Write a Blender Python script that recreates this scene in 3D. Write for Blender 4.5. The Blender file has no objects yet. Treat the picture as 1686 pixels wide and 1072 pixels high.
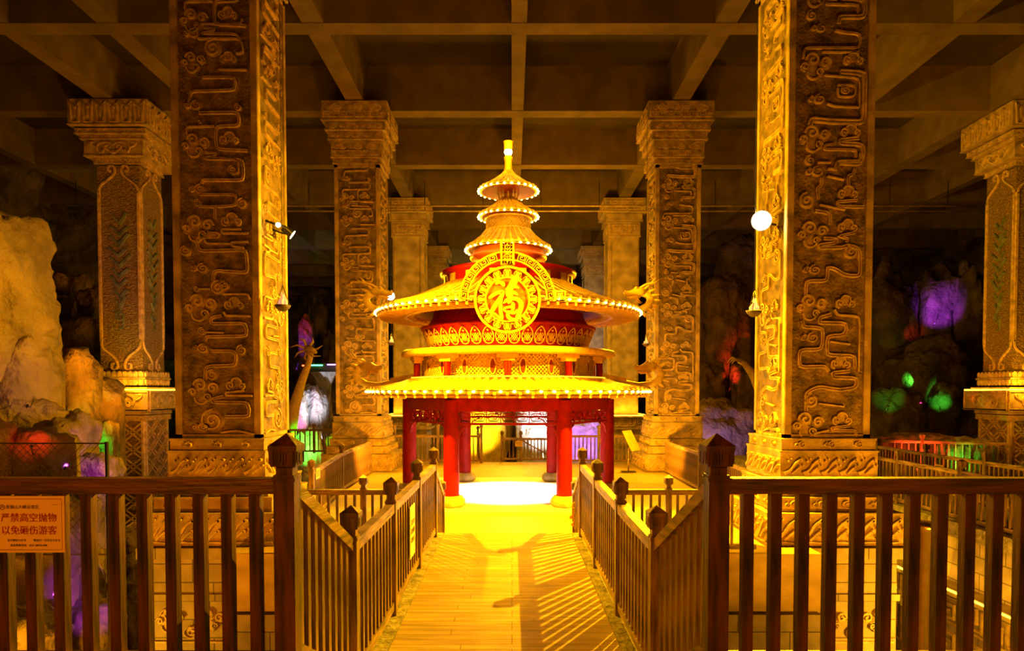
import bpy, math, random
from mathutils import Vector, Matrix, noise
random.seed(7)
PI = math.pi
S = bpy.context.scene
C = S.collection
# ---------------------------------------------------------------- camera, world, exposure
F = 1124.0
CZ = 2.8                      # eye height above the pavilion floor (z = 0)
cam = bpy.data.cameras.new('camera'); camo = bpy.data.objects.new('camera', cam); C.objects.link(camo)
PITCH = math.radians(1.8)
camo.location = (0, 0, CZ); camo.rotation_euler = (PI/2 - PITCH, 0, 0)
cam.sensor_width = 36; cam.lens = 36*F/1686; cam.shift_y = (109+F*math.tan(PITCH))/1686
cam.clip_start = .05; cam.clip_end = 300
S.camera = camo
S.view_settings.view_transform = 'Standard'; S.view_settings.look = 'None'
S.view_settings.exposure = 0.45; S.view_settings.gamma = 1; S.view_settings.use_curve_mapping = False
W = bpy.data.worlds.new('world'); S.world = W; W.use_nodes = True
W.node_tree.nodes['Background'].inputs[0].default_value = (1, .42, .06, 1)
W.node_tree.nodes['Background'].inputs[1].default_value = .012
AMB = (1, .44, .012)
def light(kind, loc, power, col=AMB, r=.15, aim=None, cone=150, blend=.5, sz=None):
    l = bpy.data.lights.new('light', kind); l.energy = power; l.color = col
    if kind != 'AREA': l.shadow_soft_size = r
    if kind == 'SPOT': l.spot_size = math.radians(cone); l.spot_blend = blend
    if kind == 'AREA': l.shape = 'RECTANGLE'; l.size, l.size_y = sz
    o = bpy.data.objects.new('light', l); o.location = loc
    if aim is not None:
        o.rotation_euler = (Vector(aim)-Vector(loc)).to_track_quat('-Z', 'Y').to_euler()
    C.objects.link(o); return o
def px(x, y, Z):              # a point at distance Z seen at that place of the frame
    return Vector(((x-843)*Z/F, Z, CZ+(645-y)*Z/F))
# floodlights on the columns (their housings are built further down, just behind these) and, lower down, added fill from behind the viewer
FL = {'a': ((4.62, 12.95, 5.95), (-2.2, 10.0, 0)), 'b': ((-4.2, 13.5, 5.8), (4.0, 15.5, 0)), 'c': ((-4.2, 24.05, 6.1), (2.0, 18.0, 1)), 'd': ((4.6, 24.05, 6.1), (-2.0, 18.0, 1))}
light('SPOT', *FL['a'][:1], 10500, (1, .50, .004), .03, (-2.6, 9.6, -1), 132, .5)
light('SPOT', *FL['b'][:1], 8000, (1, .50, .004), .08, (5.6, 14.0, 1.4), 124, .6)
light('SPOT', *FL['c'][:1], 3600, (1, .48, .004), .1, (2, 18, 0), 128, .5)
light('SPOT', *FL['d'][:1], 3600, (1, .48, .004), .1, (-2, 18, 0), 128, .5)
light('SPOT', (-6.2, 6.6, -1.5), 660, (1, .27, .003), .2, (-5.3, 12.7, 3.2), 95, .9)      # uplights in the pit before the columns
light('SPOT', (6.6, 6.6, -1.5), 1400, (1, .34, .004), .2, (5.9, 12.7, 4.6), 95, .9)
light('SPOT', (.2, 10.8, 12.3), 3400, (1, .47, .004), .15, (-.1, 19.6, 5.8), 58, .8)      # added spot under the ceiling to brighten the pavilion
light('SPOT', (-3.5, 20.3, .3), 1300, (1, .36, .004), .2, (-5.5, 24.3, 3.6), 110, .8)  # added uplights that brighten the middle columns
light('SPOT', (3.8, 20.3, .3), 1500, (1, .38, .004), .2, (5.9, 24.3, 3.6), 110, .8)
light('SPOT', (-3.4, -4, 5.0), 900, (1, .27, .006), .3, (-2.6, 4, 1.8), 95, .8)  # added fill pair behind the viewer, for the foreground railings and notice
light('SPOT', (4.6, -4, 5.4), 380, (1, .30, .006), .3, (3, 4, 2), 95, .8)
light('POINT', (2.2, 30, 8.5), 900, (1, .40, .005), .4)
light('SPOT', (-11.8, 6, 6.5), 250, (1, .40, .008), .3, (-13.5, 17, 3), 100, .8)  # light added to turn the left rocks orange
light('SPOT', (-10.5, 19, 2), 900, (1, .34, .004), .3, (-13.6, 25, 7), 120, .8)
light('SPOT', (14.5, 19, 2), 1000, (1, .34, .004), .3, (18, 25, 7), 120, .8)
light('POINT', (-8, 10.5, -2.5), 420, AMB, .3)  # added point lights, brighten the pit and pedestals
light('POINT', (7.7, 10.8, -1.5), 500, AMB, .3)
light('SPOT', (-.1, 18.9, 2.3), 1500, (1, .97, .85), .12, (-.1, 18.75, 0), 90, .25)    # ceiling lamp of the pavilion
light('POINT', (0, 33, 5), 1000, (1, .5, .03), .4)

# ---------------------------------------------------------------- materials
def mat(name, col, rough=.7, metal=0, emit=None, es=0, var=.25, scale=4, bump=0, bscale=20, col2=None, det=6, spec=.5, kind='noise', stretch=(1,1,1), bd=.05):
    m = bpy.data.materials.new(name); m.use_nodes = True
    N = m.node_tree.nodes; L = m.node_tree.links; b = N['Principled BSDF']
    b.inputs['Roughness'].default_value = rough; b.inputs['Metallic'].default_value = metal
    b.inputs['Specular IOR Level'].default_value = spec
    if emit:
        b.inputs['Emission Color'].default_value = (*emit, 1); b.inputs['Emission Strength'].default_value = es
    tc = N.new('ShaderNodeTexCoord'); mp = N.new('ShaderNodeMapping'); mp.inputs['Scale'].default_value = stretch
    L.new(tc.outputs['Object'], mp.inputs[0])
    c2 = col2 or tuple(c*(1-var*1.6) for c in col)
    n = N.new('ShaderNodeTexNoise'); n.inputs['Scale'].default_value = scale; n.inputs['Detail'].default_value = det
    L.new(mp.outputs[0], n.inputs['Vector'])
    r = N.new('ShaderNodeValToRGB'); r.color_ramp.elements[0].position = .32; r.color_ramp.elements[1].position = .68
    r.color_ramp.elements[0].color = (*c2, 1); r.color_ramp.elements[1].color = (*[min(1, c*(1+var*.4)) for c in col], 1)
    L.new(n.outputs['Fac'], r.inputs[0]); L.new(r.outputs[0], b.inputs['Base Color'])
    m['ramp'] = r.name
    if bump:
        n2 = N.new('ShaderNodeTexNoise'); n2.inputs['Scale'].default_value = bscale; n2.inputs['Detail'].default_value = 8
        L.new(mp.outputs[0], n2.inputs['Vector'])
        bp = N.new('ShaderNodeBump'); bp.inputs['Strength'].default_value = bump; bp.inputs['Distance'].default_value = bd
        L.new(n2.outputs['Fac'], bp.inputs['Height']); L.new(bp.outputs[0], b.inputs['Normal'])
    return m
def brickmat(name, c1, c2, mortar, bw, rh, ms, rough=.6, plane='xy', bump=.3, grain=(1, 14, 1), off=.5, wavy=.35):
    m = bpy.data.materials.new(name); m.use_nodes = True
    N = m.node_tree.nodes; L = m.node_tree.links; b = N['Principled BSDF']; b.inputs['Roughness'].default_value = rough
    tc = N.new('ShaderNodeTexCoord'); sep = N.new('ShaderNodeSeparateXYZ'); cb = N.new('ShaderNodeCombineXYZ')
    L.new(tc.outputs['Object'], sep.inputs[0])
    if plane == 'xy': L.new(sep.outputs[0], cb.inputs[0]); L.new(sep.outputs[1], cb.inputs[1])
    else:
        ad = N.new('ShaderNodeMath'); ad.operation = 'ADD'; L.new(sep.outputs[0], ad.inputs[0]); L.new(sep.outputs[1], ad.inputs[1])
        L.new(ad.outputs[0], cb.inputs[0]); L.new(sep.outputs[2], cb.inputs[1])
    br = N.new('ShaderNodeTexBrick'); L.new(cb.outputs[0], br.inputs['Vector'])
    br.inputs['Color1'].default_value = (*c1, 1); br.inputs['Color2'].default_value = (*c2, 1); br.inputs['Mortar'].default_value = (*mortar, 1)
    br.inputs['Scale'].default_value = 1; br.inputs['Brick Width'].default_value = bw; br.inputs['Row Height'].default_value = rh
    br.inputs['Mortar Size'].default_value = ms; br.offset = off; br.offset_frequency = 3; br.squash = .8; br.squash_frequency = 4
    mp = N.new('ShaderNodeMapping'); mp.inputs['Scale'].default_value = grain; L.new(tc.outputs['Object'], mp.inputs[0])
    n = N.new('ShaderNodeTexNoise'); n.inputs['Scale'].default_value = 3; n.inputs['Detail'].default_value = 8; L.new(mp.outputs[0], n.inputs['Vector'])
    mr = N.new('ShaderNodeMapRange'); mr.inputs[1].default_value = .3; mr.inputs[2].default_value = .7; mr.inputs[3].default_value = 1-wavy; mr.inputs[4].default_value = 1.1
    L.new(n.outputs['Fac'], mr.inputs[0])
    mx = N.new('ShaderNodeVectorMath'); mx.operation = 'SCALE'; L.new(br.outputs['Color'], mx.inputs[0]); L.new(mr.outputs[0], mx.inputs['Scale'])
    L.new(mx.outputs[0], b.inputs['Base Color'])
    bp = N.new('ShaderNodeBump'); bp.inputs['Strength'].default_value = bump; bp.inputs['Distance'].default_value = .02
    mth = N.new('ShaderNodeMath'); mth.operation = 'SUBTRACT'; L.new(n.outputs['Fac'], mth.inputs[0]); L.new(br.outputs['Fac'], mth.inputs[1])
    L.new(mth.outputs[0], bp.inputs['Height']); L.new(bp.outputs[0], b.inputs['Normal'])
    return m
def emis(name, col, s):
    return mat(name, col, .5, emit=col, es=s, var=0)
M = {
 'stone': mat('carved_stone', (.47, .33, .14), .62, var=.35, scale=3, bump=.35, bscale=30, spec=.45),
 'relief': mat('stone_relief', (.60, .42, .17), .5, var=.3, scale=6, bump=.2, bscale=40, spec=.5),
 'stone2': mat('pale_stone', (.48, .36, .15), .6, var=.3, scale=2.2, bump=.3, bscale=22),
 'lowrelief': mat('low_relief_ground', (.42, .28, .12), .6, var=.4, scale=5, bump=.5, bscale=18),
 'panel': mat('dark_stone_ground', (.24, .155, .06), .6, var=.45, scale=5, bump=.9, bscale=18, spec=.5),
 'chisel': mat('chiselled_stone', (.36, .23, .08), .5, var=.45, scale=9, bump=1, bscale=7, spec=.6, stretch=(1.6, 1.6, 3.2), bd=.16),
 'bronze': mat('green_bronze_inlay', (.16, .20, .12), .5, var=.4, bump=.3),
 'brick': brickmat('pedestal_bricks', (.44, .34, .24), (.34, .26, .18), (.12, .09, .06), .75, .34, .012, .7, 'z', .5, (1, 1, 1)),
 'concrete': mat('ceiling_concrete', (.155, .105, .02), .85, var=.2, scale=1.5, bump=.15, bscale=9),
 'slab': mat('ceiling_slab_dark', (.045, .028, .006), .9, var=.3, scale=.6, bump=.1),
 'rock': mat('cave_rock', (.24, .15, .06), .8, var=.45, scale=1.2, bump=.9, bscale=2.6, bd=.35),
 'rock_pale': mat('pale_rock', (.32, .205, .075), .75, var=.3, scale=1.0, bump=.9, bscale=2.6, bd=.35),
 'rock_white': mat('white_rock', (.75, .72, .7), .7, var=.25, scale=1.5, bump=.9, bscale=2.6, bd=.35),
 'rock_dark': mat('dark_rock', (.15, .105, .07), .85, var=.5, scale=.8, bump=.9, bscale=2.6, bd=.35),
 'deck': brickmat('wood_planks', (.62, .42, .15), (.50, .33, .10), (.16, .1, .05), 1.5, .12, .004, .42, 'xy', .3, (.5, 7, 1), .37, .5),
 'kerb': mat('kerb_stone', (.42, .35, .26), .8, var=.4, scale=9, bump=.6, bscale=25),
 'wood': mat('dark_rail_wood', (.30, .17, .07), .42, var=.55, scale=3, bump=.3, bscale=6, spec=.6, stretch=(7, 7, .8)),
 'wood_red': mat('red_brown_rail_wood', (.11, .03, .01), .5, var=.6, scale=3, bump=.3, bscale=6, stretch=(6, 6, .8)),
 'wood_d': mat('dark_top_rail_wood', (.13, .04, .018), .45, var=.55, scale=2.5, bump=.3, bscale=6, spec=.6, stretch=(1, 6, 9)),
 'wood_h': mat('rail_wood_long', (.38, .22, .09), .42, var=.55, scale=2.5, bump=.3, bscale=6, spec=.6, stretch=(1, 1, 9)),
 'red': mat('red_lacquer', (.30, .0025, .001), .5, var=.2, scale=5, bump=.05, spec=.2),
 'reddark': mat('dark_red_panel', (.26, .010, .002), .5, var=.3, scale=5),
 'gold': mat('gold_paint', (.72, .46, .05), .42, 0, var=.18, scale=6, bump=.08, bscale=25),
 'tile': mat('yellow_glaze_tile', (.74, .46, .045), .4, var=.3, scale=8, bump=.2, bscale=30),
 'orange': mat('orange_disc', (.62, .12, .01), .5, var=.1),
 'floor_white': brickmat('white_floor_tile', (.78, .76, .72), (.70, .68, .64), (.45, .43, .4), 1.2, .6, .004, .45, 'xy', .2, (1, 2, 1), .5, .3),
 'iron': mat('black_iron', (.03, .028, .025), .5, .4, var=.2),
 'wire': mat('fence_wire', (.05, .04, .03), .5, .5, var=.2),
 'brass': mat('brass', (.8, .55, .18), .25, 1, var=.1),
 'sign': mat('orange_sign_board', (.92, .62, .3), .6, var=.04),
 'sign_white': mat('white_sign_board', (.80, .78, .74), .5, var=.04),
 'ink': mat('dark_red_ink', (.35, .01, .01), .6, var=0),
 'ink2': mat('brown_ink', (.10, .03, .01), .6, var=0),
 'ceramic': mat('bowl_clay', (.05, .03, .02), .5, var=.2),
 'bulb': emis('warm_bulb', (1, .62, .10), 26),
 'lamp': emis('flood_lens', (1, .80, .35), 120),
 'lamp2': emis('small_lamp_lens', (1, .72, .25), 40),
 'strip': emis('warm_led_strip', (1, .60, .03), 5),
 'glow': emis('added_warm_glow', (1, .60, .03), 1.0),  # for the added glowing ring of the gallery
 'flame': emis('silk_flame_glow', (.8, .4, .2), .5),
 'led_r': emis('red_led', (1, .08, .02), 8), 'led_g': emis('green_led', (.05, 1, .3), 8), 'led_b': emis('violet_led', (.35, .1, 1), 9),
 'teal': emis('teal_led', (.1, 1, .6), 6),
 'yellowglow': mat('yellow_light_tint', (.85, .6, .08), .6, var=.15),  # yellow light put into the colour of the inner drum and far rocks
}
# ---------------------------------------------------------------- builders
class MB:
    def __init__(s, low=None): s.v = []; s.f = []; s.sm = []; s.low = low if low is not None else s
    def add(s, vs, fs, smooth=False, mtx=None):
        b = len(s.v)
        s.v += [tuple(mtx @ Vector(p)) if mtx else tuple(p) for p in vs]
        s.f += [tuple(b+i for i in f) for f in fs]; s.sm += [smooth]*len(fs); return s
    def box(s, c, sz, top=1.0, mtx=None, bot=1.0):
        x, y, z = c; a, b, h = sz[0]/2, sz[1]/2, sz[2]/2
        vs = [(x+i*a*k, y+j*b*k, z+l) for l, k in ((-h, bot), (h, top)) for i, j in ((-1, -1), (1, -1), (1, 1), (-1, 1))]
        return s.add(vs, [(3, 2, 1, 0), (4, 5, 6, 7), (0, 1, 5, 4), (1, 2, 6, 5), (2, 3, 7, 6), (3, 0, 4, 7)], mtx=mtx)
    def bar(s, p, q, w, h):     # box between two points (w horizontal, h vertical, ends cut plumb)
        p, q = Vector(p), Vector(q); d = q-p; n = Vector((-d.y, d.x, 0)); n = n.normalized()*(w/2) if n.length > 1e-6 else Vector((w/2, 0, 0))
        u = Vector((0, 0, h/2))
        if abs(d.x)+abs(d.y) < 1e-5: u = Vector((0, h/2, 0))
        vs = [p-n-u, p+n-u, p+n+u, p-n+u, q-n-u, q+n-u, q+n+u, q-n+u]
        return s.add(vs, [(0, 1, 2, 3), (7, 6, 5, 4), (0, 4, 5, 1), (1, 5, 6, 2), (2, 6, 7, 3), (3, 7, 4, 0)])
    def tube(s, pts, rad, n=8, cap=True, flat=1.0):
        pts = [Vector(p) for p in pts]
        if not hasattr(rad, '__len__'): rad = [rad]*len(pts)
        vs = []; up = Vector((0, 0, 1)); prev = None
        for i, p in enumerate(pts):
            t = (pts[min(i+1, len(pts)-1)]-pts[max(i-1, 0)]).normalized()
            if prev is None:
                a = t.cross(up)
                if a.length < .1: a = t.cross(Vector((1, 0, 0)))
                a.normalize()
            else:
                a = prev-t*prev.dot(t)
                if a.length < 1e-6: a = t.orthogonal()
                a.normalize()
            prev = a; b = t.cross(a)
            vs += [p+(a*math.cos(2*PI*k/n)+b*math.sin(2*PI*k/n)*flat)*rad[i] for k in range(n)]
        fs = [(i*n+k, i*n+(k+1) % n, (i+1)*n+(k+1) % n, (i+1)*n+k) for i in range(len(pts)-1) for k in range(n)]
        if cap: fs += [tuple(range(n))[::-1], tuple(range(len(vs)-n, len(vs)))]
        return s.add(vs, fs, True)
    def lathe(s, prof, n=48, c=(0, 0, 0), sx=1, sy=1, smooth=True):
        vs = [(c[0]+r*math.cos(2*PI*k/n)*sx, c[1]+r*math.sin(2*PI*k/n)*sy, c[2]+z) for r, z in prof for k in range(n)]
        fs = [(i*n+k, i*n+(k+1) % n, (i+1)*n+(k+1) % n, (i+1)*n+k) for i in range(len(prof)-1) for k in range(n)]
        return s.add(vs, fs, smooth)
    def ball(s, c, r, n=8, m=5, sc=(1, 1, 1)):
        pr = [(max(.001, r*math.sin(PI*i/m)), -r*math.cos(PI*i/m)) for i in range(m+1)]
        vs = [(c[0]+a*math.cos(2*PI*k/n)*sc[0], c[1]+a*math.sin(2*PI*k/n)*sc[1], c[2]+z*sc[2]) for a, z in pr for k in range(n)]
        fs = [(i*n+k, i*n+(k+1) % n, (i+1)*n+(k+1) % n, (i+1)*n+k) for i in range(m) for k in range(n)]
        return s.add(vs, fs, True)
    def ribbon(s, pts, w, h, fn, groove=False, closed=False):   # raised strip on a surface; fn(u, v, lift) -> xyz; w may be a list
        if closed: pts = list(pts)+[pts[0], pts[1]]
        P = [Vector((p[0], p[1])) for p in pts]; n = len(P)
        if n < 2: return s
        if not hasattr(w, '__len__'): w = [w]*n
        prof = [(-.5, 0), (-.42, 1), (.42, 1), (.5, 0)] if not groove else [(-.5, 0), (-.42, 1), (-.2, 1), (-.1, .35), (.1, .35), (.2, 1), (.42, 1), (.5, 0)]
        vs = []; k = len(prof)
        for i in range(n):
            a = P[max(i-1, 0)]; b = P[min(i+1, n-1)]; d = b-a
            if d.length < 1e-9: d = Vector((1, 0))
            d.normalize(); m = Vector((-d.y, d.x))
            sc = 1.0
            if 0 < i < n-1:
                e = (P[i]-a); 
                if e.length > 1e-9:
                    e.normalize(); cs = max(.55, abs(e.dot(d))); sc = 1/cs
            for o, l in prof:
                q = P[i]+m*(o*w[i]*sc); vs.append(fn(q.x, q.y, l*h))
        fs = [(i*k+j, i*k+j+1, (i+1)*k+j+1, (i+1)*k+j) for i in range(n-1) for j in range(k-1)]
        fs += [tuple(range(k))[::-1], tuple(range((n-1)*k, n*k))]
        return s.add(vs, fs)
    def disc(s, cx, cy, r, h, fn, n=16, ry=None, dome=.85):
        ry = ry or r
        vs = [fn(cx+r*math.cos(2*PI*i/n), cy+ry*math.sin(2*PI*i/n), 0) for i in range(n)]
        vs += [fn(cx+dome*r*math.cos(2*PI*i/n), cy+dome*ry*math.sin(2*PI*i/n), h) for i in range(n)]
        fs = [(i, (i+1) % n, n+(i+1) % n, n+i) for i in range(n)]+[tuple(range(n, 2*n))]
        return s.add(vs, fs)
    def poly(s, pts, h, fn):
        n = len(pts)
        vs = [fn(a, b, 0) for a, b in pts]+[fn(a, b, h) for a, b in pts]
        return s.add(vs, [(i, (i+1) % n, n+(i+1) % n, n+i) for i in range(n)]+[tuple(range(n, 2*n))])
    def build(s, name, m, parent=None, loc=None, fix=True):
        me = bpy.data.meshes.new(name); me.from_pydata(s.v, [], s.f); me.update()
        if fix and s.f:
            import bmesh
            bm = bmesh.new(); bm.from_mesh(me); bmesh.ops.recalc_face_normals(bm, faces=bm.faces); bm.to_mesh(me); bm.free()
        me.polygons.foreach_set('use_smooth', s.sm); me.materials.append(m)
        o = bpy.data.objects.new(name, me); C.objects.link(o)
        if parent: o.parent = parent
        if loc: o.location = loc
        return o
def tag(o, label, cat=None, group=None):
    o['label'] = label
    if cat: o['category'] = cat
    if group: o['group'] = group
    return o
def thing(name, label, cat, loc=(0, 0, 0), rz=0, group=None):
    o = bpy.data.objects.new(name, None); C.objects.link(o); o.location = loc; o.rotation_euler = (0, 0, rz); o.empty_display_size = .1
    return tag(o, label, cat, group)
def struct(o): o['kind'] = 'structure'; return o
def inst(src, name, parent, loc, rz=0, sc=None):
    o = bpy.data.objects.new(name, src.data); C.objects.link(o); o.parent = parent; o.location = loc; o.rotation_euler = (0, 0, rz)
    if sc: o.scale = sc
    return o
def chaikin(p, it=2):
    for _ in range(it):
        q = [p[0]]
        for a, b in zip(p[:-1], p[1:]):
            q += [(a[0]*.75+b[0]*.25, a[1]*.75+b[1]*.25), (a[0]*.25+b[0]*.75, a[1]*.25+b[1]*.75)]
        p = q+[p[-1]]
    return p
def roundc(p, r):              # keep straight runs, round only corners by radius r
    q = [p[0]]
    for a, b, c in zip(p[:-2], p[1:-1], p[2:]):
        A, B, D = Vector(a), Vector(b), Vector(c)
        l1, l2 = (A-B).length, (D-B).length; k = min(r, l1*.48, l2*.48)
        if l1 < 1e-6 or l2 < 1e-6: continue
        s, e = B+(A-B)*(k/l1), B+(D-B)*(k/l2)
        q += [tuple(s), tuple(s*.5+B*.4+e*.1), tuple(s*.22+B*.56+e*.22), tuple(e*.5+B*.4+s*.1), tuple(e)]
    return q+[p[-1]]
def spiral(cx, cy, r, a0=0, turns=1.6, d=1, n=20, r1=.12):
    return [(cx+(r*(1-t)+r*r1*t)*math.cos(a0+d*t*turns*2*PI), cy+(r*(1-t)+r*r1*t)*math.sin(a0+d*t*turns*2*PI)) for t in [i/n for i in range(n+1)]]
def plane(o, ux, n, vz=(0, 0, 1)):   # surface map for flat faces
    o, ux, n, vz = Vector(o), Vector(ux), Vector(n), Vector(vz)
    return lambda u, v, h: o+ux*u+vz*v+n*h
# relief motifs -------------------------------------------------
def cl_big(mb, cx, cy, w, fn, k=1, h=.03):
    s = w/2
    for x, y, r in ((-.25, .3, .42), (.5, .12, .33), (-.72, -.12, .25), (.15, -.45, .24), (-.2, -.45, .4)):
        mb.low.disc(cx+x*s*k, cy+y*s, r*s*1.12, h*.4, fn)
    lw = w*.06
    mb.ribbon(spiral(cx-.25*s*k, cy+.3*s, .42*s, PI if k > 0 else 0, 1.35, -k), lw, h, fn)
    mb.ribbon(spiral(cx+.5*s*k, cy+.12*s, .33*s, 0 if k > 0 else PI, 1.35, k), lw, h, fn)
    mb.ribbon(spiral(cx-.72*s*k, cy-.12*s, .25*s, PI, 1.2, -k, 14), lw*.8, h, fn)
    mb.ribbon(spiral(cx+.15*s*k, cy-.45*s, .24*s, 0, 1.3, k, 14), lw*.8, h, fn)
    mb.ribbon([(cx-.2*s*k+.4*s*math.cos(a), cy-.45*s+.4*s*math.sin(a)) for a in [PI+i*PI/8 for i in range(9)]], lw*.8, h, fn)
def cl_med(mb, cx, cy, w, fn, k=1, h=.03):
    s = w/2; lw = w*.075
    for x, y, r in ((-.5, 0, .45), (.05, .25, .45), (.6, -.05, .36)): mb.low.disc(cx+x*s*k, cy+y*s, r*s, h*.4, fn)
    mb.ribbon(spiral(cx-.5*s*k, cy, .45*s, -PI/2, 1.3, -k, 16), lw, h, fn)
    mb.ribbon([(cx+.05*s*k+.47*s*math.cos(a), cy+.25*s+.47*s*math.sin(a)) for a in [i*PI/8 for i in range(9)]], lw, h, fn)
    mb.ribbon(spiral(cx+.6*s*k, cy-.05*s, .36*s, -PI/2, 1.3, k, 14), lw, h, fn)
def cl_one(mb, cx, cy, r, fn, k=1, h=.03, wide=1.25):
    mb.low.disc(cx, cy, r*wide, h*.4, fn, ry=r)
    mb.ribbon([(cx+a[0]*wide, cy+a[1]) for a in spiral(0, 0, r, PI/2, 1.7, k)], r*.17, h, fn)
def cl_pair(mb, x, y, r, fn, k=1, h=.03):
    cl_one(mb, x-r*1.05*k, y, r*.68, fn, -k, h, 1.1); cl_one(mb, x+r*.75*k, y, r, fn, k, h)
def wave_band(mb, L, H, fn, n, k=1, h=.03):
    st = L/n
    for i in range(n):
        x = (i+.5)*st-L/2; s = min(st, H)*.5
        mb.ribbon(chaikin([(x-.9*s*k, -.75*s), (x-.2*s*k, -.35*s), (x+.25*s*k, .35*s), (x+.9*s*k, .8*s), (x+1.0*s*k, .45*s)], 2), [s*.10]+[s*.30]*12+[s*.22]*4+[s*.3], h, fn) if False else mb.ribbon(chaikin([(x-.9*s*k, -.8*s), (x-.2*s*k, -.4*s), (x+.2*s*k, .35*s), (x+.8*s*k, .75*s)], 2), [s*.5, s*.46, s*.4, s*.34, s*.28, s*.24, s*.2, s*.2, s*.2, s*.2, s*.2, s*.2, s*.2, s*.2, s*.2, s*.2][:16]+[s*.2]*20, h, fn)
        mb.disc(x+.85*s*k, .7*s, s*.2, h, fn, 10)
        mb.ribbon(chaikin([(x-.1*s*k, -.8*s), (x+.35*s*k, -.35*s), (x+.7*s*k, -.1*s)], 2), s*.18, h, fn); mb.disc(x+.75*s*k, -.08*s, s*.15, h, fn, 8)
        for a, b, r in ((-.45, .55, .1), (-.15, .8, .07), (1.1, .1, .09)): mb.disc(x+a*s*k, b*s, s*r*1.3, h, fn, 8)
    mb.ribbon([(-L/2+.04+i*(L-.08)/24, -H/2+.07*H+.02*math.sin(i*1.1)*H) for i in range(25)], .03, h*.7, fn)
def cloud_band(mb, L, H, fn, n, h=.03):
    st = L/n
    for i in range(n):
        x = (i+.5)*st-L/2
        if i % 3 != 2: cl_pair(mb, x, 0, min(H*.36, st*.2), fn, 1, h)
        else: cl_one(mb, x, 0, H*.34, fn, 1, h, 1.6)
def key_band(mb, L, H, fn, n, lw, h=.02, v0=0):
    st = L/n; a = H/2-lw/2
    for i in range(n):
        x = (i+.5)*st-L/2; b = st*.42; s = 1 if i % 2 == 0 else -1
        mb.ribbon([(x-b, v0-a*s), (x-b, v0+a*s), (x+b*.85, v0+a*s), (x+b*.85, v0-a*.35*s), (x-b*.25, v0-a*.35*s), (x-b*.25, v0+a*.3*s), (x+b*.3, v0+a*.3*s)], lw, h, fn)
        if i < n-1: mb.ribbon([(x-b, v0-a*s), (x+b*1.2, v0-a*s)], lw, h, fn)
def scroll_panel(mb, L, H, fn, h=.03):
    for k in (1, -1):
        a = H*.5
        mb.ribbon(chaikin([(0, -a*.75), (k*L*.09, -a*.3), (k*L*.16, a*.15), (k*L*.1, a*.45), (k*L*.05, a*.1)], 2), H*.12, h, fn)
        mb.ribbon(chaikin([(0, a*.4), (k*L*.06, a*.75), (k*L*.2, a*.8), (k*L*.3, a*.3), (k*L*.28, -a*.5), (k*L*.2, -a*.7), (k*L*.16, -a*.35), (k*L*.21, -a*.2)], 2), H*.12, h, fn)
        mb.ribbon(chaikin([(k*L*.3, a*.1), (k*L*.36, a*.2), (k*L*.42, a*.7), (k*L*.36, a*.75)], 2), H*.09, h, fn)
        mb.disc(k*L*.2, -a*.3, H*.09, h, fn, 8); mb.disc(k*L*.07, a*.1, H*.08, h, fn, 8); mb.disc(k*L*.25, -a*.7, H*.07, h, fn, 8)
    mb.disc(0, -H*.22, H*.1, h, fn, 4)
def curl_band(mb, L, H, fn, n, h=.015):
    st = L/n
    for i in range(n):
        x = (i+.5)*st-L/2; s = 1 if i % 2 == 0 else -1
        mb.ribbon(chaikin([(x-st*.5, -H*.25*s), (x-st*.1, -H*.2*s), (x+st*.1, H*.25*s), (x+st*.5, H*.25*s)], 1), H*.2, h, fn)
    for v in (-.45, .45): mb.ribbon([(-L/2, v*H), (L/2, v*H)], H*.1, h, fn)
def lattice(mb, L, H, fn, nu, lw, h=.02, seg=1):
    a = L/nu
    for s in (1, -1):
        for i in range(-nu*3, nu*3):
            x0 = i*a; p = []
            for j in range(seg*2+1):
                t = j/(seg*2); u = x0+s*t*H; v = -H/2+t*H
                if -L/2-1e-6 <= u <= L/2+1e-6: p.append((u, v))
            if len(p) >= 2: mb.ribbon(p, lw, h, fn)
# transcription of the two near columns' relief (zoom coordinates: origin x, origin y, scale)
P1L = dict(o=(285, 40, 4.465), S=[([(200,48),(540,45),(548,10)],14),([(220,150),(540,150),(555,250),(500,255)],14),([(370,370),(575,372)],12),([(250,425),(490,425),(495,515),(160,525),(150,600)],18),([(220,680),(515,675),(520,772),(345,775),(345,940),(575,950)],22),([(335,775),(130,780),(130,835)],14),([(260,965),(345,970),(335,990),(240,1005),(510,1010),(545,1080)],16)],
 B=[(190,310,190),(200,905,220)], N=[(440,290,130),(440,870,150)], O=[(330,215,60),(510,640,28),(225,745,14)], D=[(170,110,42),(175,625,44)])
P2L = dict(o=(285, 260, 4.125), S=[([(250,20),(500,30),(505,168),(225,165),(215,190)],20),([(470,30),(475,120),(425,130)],14),([(200,262),(455,262),(450,335),(300,345),(190,340)],16),([(305,350),(305,425)],18),([(480,495),(350,495),(350,520),(530,522)],14),([(250,520),(325,525),(320,542),(180,548),(185,640),(515,632),(525,785),(290,770),(288,840)],22),([(230,560),(240,590),(410,592)],12),([(530,578),(412,582),(420,610),(500,620)],14),([(190,895),(265,895)],10),([(350,930),(525,930),(535,965)],12)],
 B=[(195,480,235),(205,1010,235)], N=[(415,440,150),(425,1000,140)], O=[(425,98,30),(190,318,24),(492,322,36),(320,885,50),(365,872,32),(172,898,20),(98,640,36)], D=[(180,225,40),(190,755,42)])
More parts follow.
